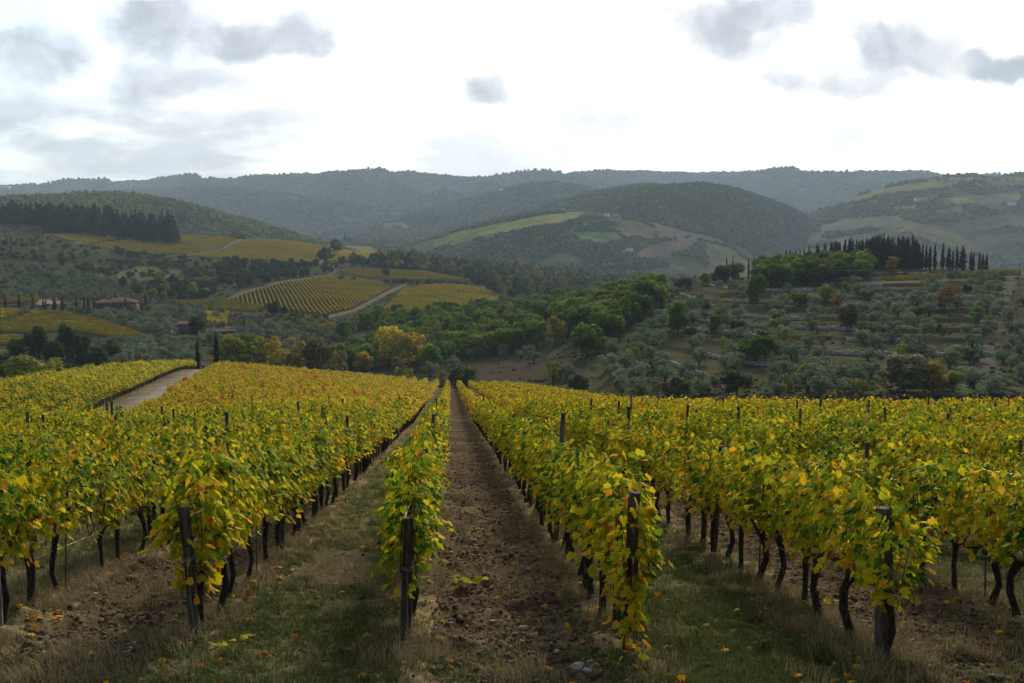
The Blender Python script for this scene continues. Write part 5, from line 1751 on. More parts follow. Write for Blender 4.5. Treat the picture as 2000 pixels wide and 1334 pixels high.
build_named_trees()


def scatter(poly, n, mind, seed, ymin=180, spacing=None, avoid=True):
    r = np.random.RandomState(seed)
    xs = [p[0] for p in poly]; ys = [p[1] for p in poly]
    m = n * 11
    a = r.uniform(min(xs), max(xs), m); b = r.uniform(min(ys), max(ys), m)
    k = inpoly(a, b, poly)
    h = hit(a[k], b[k], ymin, 1350 if ymin < 500 else 1e9)
    out = []
    grid = {}
    for p in h:
        if np.isnan(p[0]):
            continue
        a_ = 1000 + F * p[0] / p[1]
        if any(abs(a_ - q[0]) < .36 * q[2] + 9 and q[1] - 75 < p[1] < q[1] + 5 for q in NAMED):
            continue
        d = mind
        c = (int(p[0] // d), int(p[1] // d))
        ok = True
        for i in (-1, 0, 1):
            for j in (-1, 0, 1):
                for q in grid.get((c[0] + i, c[1] + j), ()):
                    if (q[0] - p[0]) ** 2 + (q[1] - p[1]) ** 2 < d * d:
                        ok = False
        if ok:
            grid.setdefault(c, []).append(p); out.append(p)
        if len(out) >= n:
            break
    return out


def label_lines(pts, per_line):
    """order the points into lines by depth and then from left to right: returns [(point, line number, place in line, lines)]"""
    pts = sorted(pts, key=lambda p: p[1])
    nl = max(1, int(round(len(pts) / per_line)))
    out = []
    for i in range(nl):
        seg = sorted(pts[i * len(pts) // nl:(i + 1) * len(pts) // nl], key=lambda p: p[0] / p[1])
        for j, p in enumerate(seg):
            out.append((p, i + 1, j + 1, nl))
    return out


def line_word(i, n):
    return 'front' if i == 1 else ('back' if i == n and n > 1 else ordw(i))


MASS = []


def wood(poly, n, mind, seed, kinds, hrange, noun, place, ymin=180, per=11, mass=False):
    """kinds: list of (kind, colour, word, weight)"""
    r = np.random.RandomState(seed + 7)
    w = np.array([k[3] for k in kinds], float); w /= w.sum()
    pts = scatter(poly, n, mind, seed, ymin)
    for p, li, j, nl in label_lines(pts, per):
        kind, c, word, _ = kinds[r.choice(len(kinds), p=w)]
        W, H = DIM[kind]
        h = r.uniform(*hrange) * (1.0 if kind in ('oak', 'shrub', 'thin', 'olive') else 1.25)
        wd = h * W / H * r.uniform(.85, 1.15)
        if mass:
            MASS.append((kind, p, wd / W, h / H, vary(c, .15), r.uniform(0, 6.28)))
            continue
        tree(kind, p, wd, h, vary(c, .15), f'{word} {noun}, {ordw(j)} from left, {line_word(li, nl)} line of {place}', place)


def build_woods():
    O = 'oak'
    mix = [(O, GREEN, 'green', 5), (O, (.110, .165, .010), 'light green', 4), (O, (.050, .088, .010), 'dark green', 2), ('poplar', YGREEN, 'yellow-green', 1.6)]
    # the oak wood right of the centre
    wood([(1050, 640), (1090, 595), (1180, 562), (1275, 562), (1285, 600), (1230, 640), (1190, 672), (1120, 660)], 95, 6.5, 1, mix[:3], (10, 13), 'oak', 'the dense oak wood right of centre')
    wood([(660, 720), (690, 690), (760, 670), (900, 655), (1040, 640), (1050, 680), (920, 700), (820, 725), (760, 735)], 100, 6.0, 2, mix + [(O, (.25, .21, .02), 'golden green', .8)], (7.5, 10.5), 'tree', 'the valley wood below the oak wood')
    wood([(660, 660), (740, 630), (860, 620), (980, 600), (1060, 590), (1050, 640), (900, 650), (760, 668)], 80, 7.5, 3, mix, (8, 11), 'tree', 'the valley wood behind the golden trees', mass=True)
    # darker woods in the middle distance
    dk = [(O, (.040, .056, .018), 'dark', 4), (O, (.060, .074, .024), 'grey-green', 3), ('conifer', CONI, 'conical dark', 2), ('poplar', (.15, .15, .04), 'pale', 1.2)]
    wood([(890, 520), (980, 506), (1080, 516), (1180, 522), (1290, 522), (1400, 520), (1300, 556), (1180, 556), (1085, 580), (1000, 590), (930, 560)], 110, 11.0, 4, dk, (10, 14), 'tree', 'the dark wood below the castle house', mass=True)
    wood([(975, 520), (1000, 512), (1050, 516), (1055, 530), (990, 535)], 14, 8.0, 14, [('conifer', CONI, 'tall dark', 1)], (15, 19), 'fir', 'the fir clump by the castle house')
    wood([(1055, 560), (1120, 552), (1125, 565), (1065, 572)], 8, 7.0, 15, [('poplar', (.15, .135, .045), 'pale yellow', 1)], (9, 11), 'poplar', 'the poplar clump by the oak wood')
    wood([(430, 516), (560, 512), (640, 520), (650, 534), (560, 547), (470, 570), (430, 562)], 70, 8.0, 5, [(O, (.030, .042, .014), 'dark', 4), (O, (.05, .062, .02), 'green', 3)], (6, 8.5), 'tree', 'the wood above the striped vineyard', mass=True)
    wood([(225, 572), (290, 556), (400, 556), (440, 574), (400, 588), (290, 590)], 44, 6.5, 6, [(O, DKGREEN, 'dark', 4), (O, (.055, .068, .018), 'green', 2), (O, YGREEN, 'yellow-green', 1)], (5.5, 8), 'tree', 'the copse right above the farmhouse', mass=True)
    wood([(655, 549), (740, 550), (920, 553), (925, 559), (780, 556), (660, 545)], 26, 5.0, 7, [('shrub', (.024, .034, .014), 'dark', 1)], (3, 4.5), 'shrub', 'the hedge under the thin vineyard strip', per=26)
    wood([(640, 517), (760, 514), (880, 524), (900, 535), (760, 524), (650, 524)], 26, 6.0, 8, [('shrub', (.028, .036, .016), 'dark', 1)], (3, 4.5), 'shrub', 'the hedge above the thin vineyard strip', per=26)
    wood([(350, 502), (500, 511), (600, 518), (610, 524), (480, 518), (350, 508)], 26, 5.5, 9, [('shrub', (.022, .03, .013), 'dark', 1)], (3, 4.5), 'shrub', 'the hedge below the upper vineyards', per=26)
    wood([(520, 462), (640, 470), (700, 482), (820, 496), (900, 505), (880, 512), (780, 498), (700, 488), (560, 468)], 30, 13.0, 10, [('shrub', (.04, .05, .02), 'dark', 1)], (3, 5), 'shrub', 'the hedge along the hill crest', ymin=600, per=30)
    # trees on the right hilltop
    wood([(1480, 545), (1530, 535), (1600, 530), (1690, 526), (1695, 548), (1640, 556), (1540, 562), (1490, 560)], 48, 5.0, 11, [(O, (.078, .12, .010), 'green', 3), (O, (.110, .15, .010), 'light green', 2), (O, (.05, .08, .010), 'dark green', 2)], (8.5, 11.5), 'oak',
         'the oak grove below the cypress wood')
    wood([(1405, 540), (1440, 536), (1445, 548), (1410, 552)], 3, 7, 12, [(O, (.055, .08, .016), 'green', 1)], (8, 9), 'oak', 'the small oak group left of the grove')
    wood([(1290, 560), (1340, 550), (1400, 548), (1400, 556), (1330, 565)], 9, 5, 13, [(O, (.055, .08, .016), 'green', 2), (O, YGREEN, 'yellow-green', 1)], (5, 7), 'tree', 'the line of trees above the olive slope')
    # green and yellow-green trees sprinkled on the terraces
    wood([(1200, 660), (1400, 580), (1700, 560), (1940, 560), (1900, 720), (1700, 770), (1250, 765), (1180, 720)], 34, 11, 16, [(O, GREEN, 'green', 2), ('thin', YGREEN, 'yellow-green', 2), ('shrub', DKGREEN, 'dark', 2), ('shrub', YGREEN, 'yellowish', 1)], (2.6, 5.2), 'bush tree',
         'the terraced olive slope')
    # hedge along the right end of the vineyard
    rr = np.random.RandomState(17)
    for i in range(44):
        a = 1150 + i * 20.5 + rr.uniform(-5, 5); Y = np.interp(a, [1150, 1300, 1500, 2060], [196, 188, 186, 186]) + rr.uniform(-3, 3)
        p = on_ground(a, Y); m = Y / F
        _, pb = proj(*p)
        topy = np.interp(a, [1150, 1250, 1300, 1400, 1500, 2060], [770, 772, 774, 776, 776, 776]) + rr.uniform(-5, 3)
        tree('shrub', p, rr.uniform(26, 36) * m, max(1.6, (pb - topy) * m), (.026, .034, .013), f'dark hedge shrub, {ordw(i + 1)} from the left along the vineyard edge', 'hedge along the right vineyard edge')
    # scrub on the left slopes
    wood([(0, 478), (90, 470), (200, 485), (360, 500), (440, 515), (430, 550), (230, 565), (0, 580)], 150, 7, 18, [('shrub', (.05, .055, .022), 'green', 3), ('shrub', DKGREEN, 'dark', 3), (O, (.06, .07, .02), 'green', 1), ('shrub', TAN, 'tan', .6)], (2.5, 5.5), 'shrub',
         'the scrub on the upper left slope', mass=True)
    wood([(690, 455), (760, 470), (850, 490), (900, 500), (860, 505), (760, 492)], 10, 16, 19, [('poplar', (.17, .13, .03), 'golden', 1), (O, (.05, .06, .02), 'green', 1)], (7, 10), 'tree', 'the group beyond the hill crest', ymin=900)
    for q, (poly_, n_) in enumerate([([(150, 520), (210, 530), (212, 537), (150, 528)], 16), ([(228, 494), (318, 503), (318, 507), (228, 499)], 24), ([(204, 510), (364, 522), (364, 525), (204, 514)], 30),
                                     ([(366, 524), (408, 528), (410, 545), (368, 542)], 18), ([(60, 540), (200, 552), (200, 555), (60, 544)], 22), ([(0, 500), (120, 505), (120, 508), (0, 504)], 20),
                                     ([(390, 560), (450, 545), (455, 550), (395, 566)], 14), ([(445, 640), (560, 622), (640, 624), (640, 628), (560, 628), (450, 645)], 18)]):
        wood(poly_, n_, 4.0, 200 + q, [('shrub', DKGREEN, 'dark', 3), ('shrub', GREEN, 'green', 1), (O, DKGREEN, 'dark', 1)], (2.5, 5), 'shrub', 'hedge', mass=True)
    # near-left copse filling the valley left of the road
    wood([(0, 735), (60, 718), (150, 705), (220, 700), (240, 712), (120, 738), (0, 752)], 14, 6, 20, [(O, DKGREEN, 'dark', 2), (O, (.04, .05, .016), 'dark green', 1)], (4, 7), 'tree', 'the copse below the left dark trees')


build_woods()


def build_mass(MASS, name, label, cat):
    m, g, out = material('distant_foliage')
    a = attr_node(g, 'tint'); a.attribute_type = 'INSTANCER'
    cv = attr_node(g, 'cv').outputs['Fac']
    sc_ = g.new('ShaderNodeVectorMath', operation='SCALE'); g.link(a.outputs['Vector'], sc_.inputs[0])
    g.link(g.smooth(cv, 0, 1, .5, 1.55), sc_.inputs['Scale'])
    finish(g, out, sc_.outputs[0], .8, .04, .35)
    protos, start = [], {}
    for k in ('oak', 'poplar', 'conifer', 'shrub', 'thin'):
        start[k] = len(protos)
        for c in CROWNS[k][:3]:
            c2 = c.copy(); c2.materials.clear(); c2.materials.append(m); protos.append(c2)
    n = len(MASS)
    rot = np.zeros((n, 3)); rot[:, 2] = [q[5] for q in MASS]
    o = scatter_stuff(name, label, cat, protos, [q[1] for q in MASS], rot,
                      [(q[2], q[2], q[3]) for q in MASS], [start[q[0]] + TR.randint(0, 3) for q in MASS])
    t = o.data.attributes.new('tint', 'FLOAT_VECTOR', 'POINT'); t.data.foreach_set('vector', np.array([q[4] for q in MASS], np.float32).ravel())


COVER = []


def build_cover():
    r = np.random.RandomState(404)
    n = 42000
    y = np.exp(r.uniform(math.log(185), math.log(1180), n)); px = r.uniform(-60, 2060, n); x = (px - 1000) / F * y
    z = ground_z(x, y)
    ppx, ppy = proj(x, y, z)
    keep = (y > yend(x, y) + 14) & (fbm(x, y, 26, 3, 88) + .5 * (fbm(x, y, 5, 2, 89) - .5) > .50)
    for poly, hd, sh in PLOTS:
        keep &= ~(inpoly(ppx, ppy, poly))
    for poly, c in FARPATCH:
        keep &= ~inpoly(ppx, ppy, poly) | (r.rand(n) < .2)
    for line, wd in TRACKS:
        keep &= polyline_dist(ppx, ppy, line, 2.2) * y / F > wd * .6
    keep &= all_z(x, y) < z + .5
    k = np.where(keep)[0][:17000]
    pal = [(.050, .062, .018), (.034, .044, .014), (.075, .078, .028), (.105, .088, .042), (.085, .092, .060), (.060, .072, .020)]
    for i in k:
        s_ = r.uniform(.10, .30) * (1 + .6 * (y[i] > 420)); c = pal[r.randint(0, 6)]
        if ppx[i] > 1130 and r.rand() < .62:
            continue
        COVER.append(('shrub', (x[i], y[i], z[i] - .15), s_ * r.uniform(.9, 1.6), s_ * r.uniform(.7, 1.2), vary(c, .25), r.uniform(0, 6.28)))


build_cover()
build_mass(MASS, 'distant_woods', 'woods and scrub farther off on the middle slopes, seen as one mass', 'woods')
build_mass(COVER, 'scrub_cover', 'low scrub and rough tussocks covering the uncultivated slopes', 'scrub')


def build_olives():
    pts = []
    regs = [([(1150, 690), (1290, 590), (1400, 556), (1560, 575), (1700, 555), (1960, 545), (1945, 620), (1900, 740), (1960, 775), (1960, 782), (1240, 772), (1080, 735), (1060, 710), (1150, 690)], 400, 5.0, 61, 'right'),
            ([(1945, 600), (2040, 570), (2040, 780), (1930, 775), (1925, 720)], 26, 5.0, 62, 'right'),
            ([(130, 690), (210, 670), (300, 665), (390, 680), (400, 712), (330, 716), (200, 722), (140, 722)], 85, 4.6, 63, 'left grove'),
            ([(145, 612), (280, 612), (380, 606), (400, 625), (320, 665), (285, 655), (200, 628)], 90, 5.0, 64, 'farm grove'),
            ([(430, 640), (520, 625), (640, 632), (690, 655), (560, 660), (450, 660)], 44, 5.5, 65, 'farm grove'),
            ([(0, 530), (100, 520), (230, 560), (225, 588), (0, 584)], 230, 4.6, 66, 'scrub'),
            ([(400, 664), (520, 655), (640, 655), (690, 690), (640, 712), (440, 708)], 60, 5.0, 70, 'farm grove'),
            ([(90, 560), (230, 545), (440, 590), (430, 625), (300, 612), (230, 585)], 60, 5.5, 71, 'scrub'),
            ([(0, 428), (95, 432), (110, 452), (0, 455)], 50, 8.0, 67, 'upper'),
            ([(40, 440), (250, 442), (250, 454), (45, 455)], 60, 8.0, 68, 'upper'),
            ([(800, 735), (860, 700), (1060, 690), (1070, 715), (930, 700), (860, 735)], 16, 5.0, 69, 'right')]
    for poly, n, md, seed, nm in regs:
        for p in scatter(poly, n, md, seed):
            if nm == 'right' and terrace_mask(p[0:1], p[1:2])[0] > .3:
                q = base_z(p[0:1], p[1:2])[0] / STEP; f = q - math.floor(q)
                if f > .80 or f < .04:
                    continue
            pts.append((p, nm))
    pts.sort(key=lambda t: t[0][1])
    near, rest = pts[:300], pts[300:]
    for reg, place in (('right', 'the terraced right slope'), ('left grove', 'the lower left olive grove'), ('farm grove', 'the olive grove below the farmhouse'), ('scrub', 'the upper left slope'), ('upper', 'the plantation foot')):
        ps = [p for p, nm in near if nm == reg]
        if not ps:
            continue
        for p, li, j, nl in label_lines(ps, 13):
            s = TR.uniform(.8, 1.25)
            wide = TR.uniform(.9, 1.25)
            tree('olive', p, 4.8 * s * wide, 4.2 * s, vary(OLIVE, .22), f'silvery olive tree, {ordw(j)} from left, {line_word(li, nl)} line of {place}', 'olive trees')
    if rest:
        n = len(rest); P = np.array([p for p, _ in rest])
        s = TR.uniform(.7, 1.2, n); rot = np.zeros((n, 3)); rot[:, 2] = TR.uniform(0, 6.28, n)
        m, g, out = material('olive_foliage')
        oi = g.new('ShaderNodeObjectInfo'); cv = attr_node(g, 'cv').outputs['Fac']
        sc_ = g.new('ShaderNodeVectorMath', operation='SCALE'); sc_.inputs[0].default_value = OLIVE
        g.link(g.math('MULTIPLY', g.smooth(cv, 0, 1, .5, 1.55), g.math('MULTIPLY_ADD', oi.outputs['Random'], .6, .65)), sc_.inputs['Scale'])
        finish(g, out, sc_.outputs[0], .8, .04, .25)
        protos = []
        for c in CROWNS['olive'][:4]:
            c2 = c.copy(); c2.materials.clear(); c2.materials.append(m); protos.append(c2)
        scatter_stuff('olive_grove', 'more distant silvery olive trees on the left slopes', 'olive grove', protos, P, rot, np.stack([s, s, s], 1), TR.randint(0, 4, n))


build_olives()


# ------------------------------------------------------------------ dry stone walls on the terraces
def build_walls():
    r = np.random.RandomState(8)
    base_stone = []
    pxs = np.arange(1285, 1945, 2.2)
    Ys = np.linspace(206, 448, 500)
    GX = (pxs[:, None] - 1000) / F * Ys[None, :]; GY = np.broadcast_to(Ys, GX.shape)
    Q = base_z(GX, GY) / STEP
    kmin, kmax = int(np.floor(Q.min())), int(np.floor(Q.max()))
    made = []
    for k in range(kmin, kmax + 1):
        lev = k + .90
        run = []
        for i in range(len(pxs)):
            d = Q[i] - lev
            z = np.where((d[:-1] < 0) & (d[1:] >= 0))[0]
            ok = len(z) > 0
            if ok:
                y = Ys[z[0]]; x = (pxs[i] - 1000) / F * y
                nz = fbm(np.array([x]), np.array([k * 37.0]), 22, 2, 55)[0]
                ok = nz > .48 and terrace_mask(np.array([x]), np.array([y]))[0] > .5
            if ok:
                run.append((x, y))
            else:
                if len(run) > 8:
                    made.append((k, run))
                run = []
        if len(run) > 8:
            made.append((k, run))
    made = [m for m in made if len(m[1]) > 10][:60]
    per = {}
    for k, run in sorted(made, key=lambda m: (m[0], m[1][0][0])):
        per[k] = per.get(k, 0) + 1
        b = MB()
        P = np.array(run)
        seg = np.hypot(*np.diff(P, axis=0).T); L = np.concatenate([[0], np.cumsum(seg)])
        s = 0
        while s < L[-1]:
            w = r.uniform(.35, .75)
            x = np.interp(s, L, P[:, 0]); y = np.interp(s, L, P[:, 1])
            z0 = (k + .33) * STEP
            z = z0
            h_all = STEP * r.uniform(.40, .62)
            while z < z0 + h_all:
                h = r.uniform(.22, .42)
                q = np.array([(a * w / 2 * r.uniform(.8, 1.05), c * .22 * r.uniform(.8, 1.2), e * h / 2 * r.uniform(.8, 1.05)) for e in (-1, 1) for c in (-1, 1) for a in (-1, 1)])
                f = [(0, 2, 3, 1), (4, 5, 7, 6), (0, 1, 5, 4), (2, 6, 7, 3), (0, 4, 6, 2), (1, 3, 7, 5)]
                b.add(q + np.array((x + r.uniform(-.06, .06), y - .55 + r.uniform(-.12, .06) + (z - z0) * .3, z + h / 2)), f, r.rand())
                z += h
            s += w
        o = link('stones', b.mesh('stones', M_STONE)); o['kind'] = 'stuff'
        t = thing('dry_stone_wall', f'grey dry stone retaining wall, {ordw(per[k])} from left on the {ordw(k - kmin + 1)} terrace up the right slope', 'wall', (P[0][0], P[0][1], (k + .3) * STEP), 0, 1, 'dry stone walls of the olive terraces')
        o.parent = t; o.location = (-P[0][0], -P[0][1], -(k + .3) * STEP)


build_walls()


# ------------------------------------------------------------------ farther vineyard plots: rows of vines
def m_far_rows():
    m, g, out = material('distant_vine_rows')
    cv = attr_node(g, 'cv').outputs['Fac']
    geo = g.new('ShaderNodeNewGeometry'); P = geo.outputs['Position']
    oi = g.new('ShaderNodeObjectInfo')
    v = g.math('ADD', g.math('MULTIPLY', g.noise(P, .03, 4, .6), .9), g.math('MULTIPLY', g.noise(P, .5, 4, .65), .8))
    v = g.math('ADD', v, g.math('MULTIPLY_ADD', cv, .22, -.42), clamp=True)
    c = g.ramp(v, [(0.0, (.050, .074, .010)), (.25, (.13, .14, .012)), (.5, (.26, .21, .013)), (.8, (.36, .24, .015)), (1, (.24, .11, .015))])
    finish(g, out, c, .9, .0, .35)
    return m


def build_plots():
    M = m_far_rows()
    r = np.random.RandomState(71)
    words = ['top left vineyard strip under the plantation road', 'broad yellow vineyard on the upper left slope', 'yellow vineyard left of the hill track', 'striped vineyard beside the lone cypress',
             'thin yellow vineyard strip across the middle slope', 'large striped vineyard in the middle of the left slope', 'dull green vineyard right of the striped one', 'vineyard strip right of the red farmhouse',
             'small striped vineyard behind the stone barn', 'yellow vineyard corner at the left edge below the cypresses', 'long yellow vineyard below the farmhouse olives', 'small vineyard triangle below the striped vineyard',
             'vineyard scrap at the left edge', 'yellow vineyard strip along the right hilltop road', 'yellow vineyard strip at the left edge above the cypresses']
    for pi, (poly, hd, sh) in enumerate(PLOTS):
        P = hit([p[0] for p in poly], [p[1] for p in poly], 250)
        if np.isnan(P).any():
            continue
        c = P.mean(0)
        d = np.array(hd, float); d /= np.linalg.norm(d); nrm = np.array((-d[1], d[0]))
        rel = P[:, :2] - c[:2]
        a0, a1 = (rel @ d).min(), (rel @ d).max(); b0, b1 = (rel @ nrm).min(), (rel @ nrm).max()
        sp = 2.7 if c[1] < 800 else 3.8
        b = MB()
        vs, fs, cv = [], [], []
        nv = 0
        for off in np.arange(b0, b1, sp):
            s = np.arange(a0, a1 + 1, 1.6)
            x = c[0] + d[0] * s + nrm[0] * off; y = c[1] + d[1] * s + nrm[1] * off
            z = all_z(x, y)
            ppx, ppy = proj(x, y, z)
            ins = inpoly(ppx, ppy, poly)
            k = 0
            while k < len(s):
                if not ins[k]:
                    k += 1; continue
                e = k
                while e < len(s) and ins[e]:
                    e += 1
                if e - k >= 2:
                    n = e - k
                    wj = r.uniform(.26, .50, n); hj = r.uniform(1.35, 1.95, n); vv = r.rand(n) + sh * 3
                    for q in range(n):
                        X_, Y_, Z_ = x[k + q], y[k + q], z[k + q]
                        w = wj[q]
                        vs += [(X_ - nrm[0] * w, Y_ - nrm[1] * w, Z_ + .35), (X_ - nrm[0] * w * .8, Y_ - nrm[1] * w * .8, Z_ + hj[q]), (X_ + nrm[0] * w * .8, Y_ + nrm[1] * w * .8, Z_ + hj[q] * r.uniform(.9, 1.05)), (X_ + nrm[0] * w, Y_ + nrm[1] * w, Z_ + .35)]
                        cv += [vv[q]] * 4
                        if q < n - 1:
                            i0 = nv + q * 4
                            for t in range(3):
                                fs.append((i0 + t, i0 + t + 1, i0 + t + 5, i0 + t + 4))
                    fs.append((nv, nv + 1, nv + 2, nv + 3)); i0 = nv + (n - 1) * 4; fs.append((i0 + 3, i0 + 2, i0 + 1, i0))
                    nv += n * 4
                k = e
        if not vs:
            continue
        me = mesh_np('vineyard_plot', np.array(vs), np.array(fs), M, {'cv': np.array(cv)})
        tag(link('vineyard_plot', me), words[pi], 'vineyard', None, 'stuff')


build_plots()


# ------------------------------------------------------------------ buildings
M_WALLC = m_plain('plaster', None, .9, .18, 1.2, .1, objcol=True)
M_TILE = m_plain('roof_tile', (.125, .078, .056), .95, .35, 1.5, .0)
M_PANE = m_plain('window_pane', (.02, .022, .025), .3, .1, 1.0, .5)
M_DOOR = m_plain('door_wood', (.07, .045, .03), .8, .2, 2.0, .2)


def house(name, label, p, w, d, h, rz, colour, floors=1, nwin=3, hip=False, roof_h=None, chim=True, flat=False, cat='house', roofmat=None, group=None):
    t = thing(name, label, cat, (p[0], p[1], p[2] - .3), rz, 1, group)
    b = MB(); b.box(0, 0, h / 2 - .3, w, d, h + .6); link('wall', b.mesh('wall', M_WALLC), t, color=colour)
    rh = roof_h or min(w, d) * .22
    b = MB(); o = .45
    if flat:
        b.box(0, 0, h + .15, w + .3, d + .3, .3)
    else:
        W, D = w / 2 + o, d / 2 + o
        rx = W - (D if hip else 0)
        rx = max(rx, .3)
        v = [(-W, -D, h), (W, -D, h), (W, D, h), (-W, D, h), (-rx, 0, h + rh), (rx, 0, h + rh), (-W, -D, h - .2), (W, -D, h - .2), (W, D, h - .2), (-W, D, h - .2)]
        b.add(v, [(0, 1, 5, 4), (2, 3, 4, 5)], .5); b.add(v, [(1, 2, 5), (3, 0, 4)], .5); b.add(v, [(6, 7, 1, 0), (7, 8, 2, 1), (8, 9, 3, 2), (9, 6, 0, 3), (9, 8, 7, 6)], .5)
    ro = link('roof', b.mesh('roof', roofmat or M_TILE), t)
    if chim and not flat:
        b = MB(); b.box(w * .22, d * .12, h + rh * .9, .7, .7, 1.2); link('chimney', b.mesh('chimney', M_WALLC), ro, color=colour)
    b = MB(); b.box(0, 0, 0, .9, .16, 1.25); wm = b.mesh('window', M_PANE)
    for f in range(floors):
        zc = (f + .55) * h / floors
        for i in range(nwin):
            xx = -w / 2 + w * (i + .5) / nwin
            if f == 0 and i == nwin // 2:
                continue
            link('window', wm, t, (xx, -d / 2 - .05, zc + .2))
    b = MB(); b.box(-w / 2 + w * (nwin // 2 + .5) / nwin, -d / 2 - .05, 1.1, 1.1, .16, 2.2); link('door', b.mesh('door', M_DOOR), t)
    return t


def build_buildings():
    P = lambda a, b, y=250: hit1(a, b, y)
    red = (.095, .034, .024); white = (.58, .55, .50); cream = (.42, .35, .25); stone = (.20, .175, .145); pink = (.36, .22, .17); ochre = (.36, .24, .12)
    p = P(238, 604); house('farmhouse', 'red walled farmhouse with a low hipped tile roof among cypresses', p, 15.5, 9, 4.2, .10, red, 1, 5, True, 2.3)
    p = P(203, 602); house('farmhouse', 'lower left wing of the red farmhouse behind cypresses', p, 9.0, 7, 3.2, .12, red, 1, 3, True, 1.8, False)
    p = P(364, 652); house('stone_barn', 'dark square stone barn beside the round dark tree', p, 5.2, 5.0, 4.6, .15, (.075, .066, .055), 1, 2, False, 1.1, False, cat='barn')
    p = P(436, 655); house('farm_shed', 'low long shed with a grey roof below the stone barn', p, 9, 4, 2.2, .55, (.10, .085, .07), 1, 3, False, .9, False, cat='shed')
    p = P(455, 648); house('farm_shed', 'pale roofed shed right of the low long shed', p, 7, 4, 2.0, .5, (.16, .14, .12), 1, 2, False, .8, False, cat='shed')
    p = P(555, 449, 600); house('villa', 'pinkish villa with cypresses on the left hill crest', p, 9, 7, 6, .2, pink, 2, 3, True)
    p = P(1094, 517, 600); house('stone_tower_house', 'ruined looking stone tower house in the dark wood', p, 8, 7, 9.5, .1, stone, 3, 2, False, 1.4, False)
    p = P(1192, 520, 600); house('country_house', 'ochre house with a broad terracotta roof beyond the dark wood', p, 17, 9, 4.5, -.15, ochre, 2, 5, True)
    p = P(1180, 519, 600); house('country_house', 'small annexe left of the ochre house', p, 7, 6, 3.5, .2, pink, 1, 2)
    far = [(1228, 492, 14, 9, 7, white, 'white farmhouse at the edge of the brown field', 2), (1217, 494, 8, 7, 4, cream, 'low annexe left of the white farmhouse', 1), (1281, 461, 8, 7, 11, stone, 'brown stone tower house between bare fields', 3),
           (1185, 424, 9, 8, 8, white, 'small white house on the slope below the round hill, left one', 2), (1203, 423, 9, 8, 6, cream, 'small cream house on the slope below the round hill, right one', 2),
           (792, 446, 22, 11, 8, white, 'white house far up the valley floor', 2), (1143, 441, 9, 7, 6, cream, 'tiny cream house below the vineyard slope', 2),
           (1792, 394, 14, 10, 9, white, 'white house at the left of the hillside hamlet', 2), (1804, 393, 18, 10, 9, cream, 'cream house second from left in the hillside hamlet', 2), (1816, 391, 14, 10, 9, pink, 'pink house third from left in the hillside hamlet', 2),
           (1828, 389, 12, 10, 8, stone, 'stone house at the right of the hillside hamlet', 2), (1963, 397, 20, 11, 9, pink, 'pink house near the right edge of the far hill', 2), (1976, 403, 18, 11, 11, white, 'white house below the pink one on the far hill', 3),
           (1860, 352, 18, 10, 7, white, 'white house at left on the far hill crest', 2), (1876, 352, 16, 10, 7, cream, 'cream house second on the far hill crest', 2), (1894, 351, 12, 10, 7, white, 'white house at right on the far hill crest', 2),
           (1772, 453, 20, 10, 7, cream, 'pale house just above the cypress wood', 2), (1565, 373, 20, 11, 8, white, 'faint white house on the hazy hill at right of centre', 2), (978, 372, 14, 10, 8, white, 'faint white house on the wooded spur', 2),
           (1720, 458, 14, 9, 6, stone, 'low grey house behind the cypress wood', 2)]
    for a, b, w, d, h, c, lab, fl in far:
        p = P(a, b, 800)
        house('hillside_house', lab, p, w, d, h, random.uniform(-.4, .4), c, fl, 3, random.random() < .4, None, False, group='houses on the far hills')
    p = P(333, 441, 600); house('country_house', 'white house between cypresses at the plantation end', p, 9, 8, 9, .2, (.5, .46, .42), 3, 2, True)
    p = P(311, 442, 600); house('country_house', 'dark red house in the shade of the plantation end', p, 8, 8, 8, .2, (.12, .05, .04), 2, 2, True, None, False)
    p = P(8, 370, 1500); house('hillside_house', 'long pale building on the ridge at the left edge', p, 60, 20, 18, .1, white, 2, 6, True, 6, False)


build_buildings()


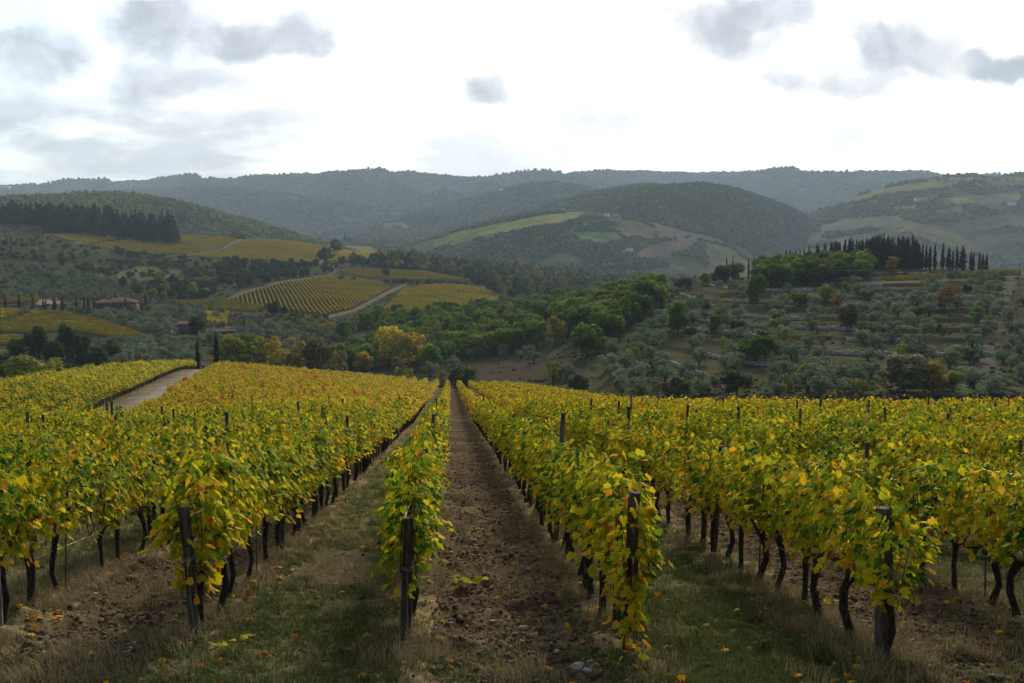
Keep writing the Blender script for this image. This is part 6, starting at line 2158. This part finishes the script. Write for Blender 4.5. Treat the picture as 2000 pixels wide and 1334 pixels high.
# ------------------------------------------------------------------ poles, wire, small things by the barn
def build_poles():
    b = MB(); b.tube([(0, 0, -.5), (0, 0, 4), (.05, 0, 9.2)], [.14, .12, .09], 7)
    pole = b.mesh('pole', M_POST)
    c = MB(); c.box(0, 0, 8.9, 1.1, .10, .12)
    for s in (-.45, .45):
        c.tube([(s, 0, 8.95), (s, 0, 9.18)], [.05, .04], 6)
    arm = c.mesh('crossarm', M_POST)
    pts = []
    for (a, q, lab) in [(1622, 577, 'grey utility pole with a crossarm beside the light green tree'), (1990, 560, 'utility pole near the right hilltop road')]:
        p = hit1(a, q, 190)
        t = thing('utility_pole', lab, 'utility pole', p, .2); link('pole', pole, t); link('crossarm', arm, t); pts.append(p)
    a, e = pts
    n = 24; s = np.linspace(0, 1, n)
    w = np.stack([a[0] + (e[0] - a[0]) * s, a[1] + (e[1] - a[1]) * s, a[2] + 9.1 + (e[2] - a[2]) * s - 1.6 * 4 * s * (1 - s) * .5], 1)
    b = MB(); b.tube(w, .03, 4, cap=False); tag(link('power_line', b.mesh('power_line', M_WIRE)), 'thin power line sagging between the two right hill utility poles', 'wire')
    for i, (a, q, h, lab) in enumerate([(638, 477, 10, 'thin pale pole left of the lone hilltop cypress'), (695, 486, 10, 'thin pale pole right of the lone hilltop cypress'), (680, 520, 9, 'thin pale pole at the striped upper vineyard'), (585, 513, 8, 'thin pale pole below the yellow upper vineyard'),
                                        (975, 512, 9, 'thin pale pole left of the fir clump')]):
        p = hit1(a, q, 300)
        b = MB(); b.tube([(0, 0, -.5), (0, 0, h)], [.16, .12], 6)
        tag(link('power_pole', b.mesh('power_pole', M_STONE), None, p), lab, 'pole', 'pale poles on the left hill')
    # a small green tractor shape by the barn yard
    p = hit1(338, 657, 300)
    t = thing('farm_tractor', 'small teal tractor parked in the yard by the stone barn', 'tractor', p, .6)
    g1 = m_plain('tractor_paint', (.02, .14, .12), .5, .1, 1.0, .4); blk = m_plain('tyre_rubber', (.015, .015, .015), .9, .1)
    b = MB(); b.box(.5, 0, .95, 1.7, .7, .6); b.box(-.55, 0, 1.0, .7, 1.0, .5); link('body', b.mesh('body', g1), t)
    b = MB(); b.box(-.55, 0, 2.35, 1.1, 1.2, .1)
    for sx in (-1.0, -.1):
        for sy in (-.5, .5):
            b.box(sx, sy, 1.75, .07, .07, 1.1)
    link('cab', b.mesh('cab', g1), t)
    th = np.linspace(0, 2 * math.pi, 15)
    for x_, y_, R_ in ((-.6, -.75, .62), (-.6, .75, .62), (1.1, -.6, .36), (1.1, .6, .36)):
        b = MB(); b.tube(np.stack([np.cos(th) * R_ * .78, np.zeros(15), np.sin(th) * R_ * .78], 1), R_ * .28, 6, cap=False); link('wheel', b.mesh('wheel', blk), t, (x_, y_, R_))


build_poles()


# ------------------------------------------------------------------ the air
def build_haze():
    m = bpy.data.materials.new('haze'); m.use_nodes = True
    g = NT(m.node_tree); g.n.clear(); out = g.new('ShaderNodeOutputMaterial')
    v = g.new('ShaderNodeVolumePrincipled')
    v.inputs['Color'].default_value = (.70, .86, 1.0, 1); v.inputs['Density'].default_value = HAZE_DENSITY; v.inputs['Anisotropy'].default_value = 0.0
    g.link(v.outputs[0], out.inputs['Volume'])
    b = MB(); x0, x1, y0, y1, z0, z1 = -7200, 7200, -160, 9800, -140, 625
    b.box((x0 + x1) / 2, (y0 + y1) / 2, (z0 + z1) / 2, x1 - x0, y1 - y0, z1 - z0)
    me = b.mesh('haze', m)
    tag(link('haze', me), 'thin bluish haze lying over the whole valley', 'haze', None, 'stuff')


build_haze()
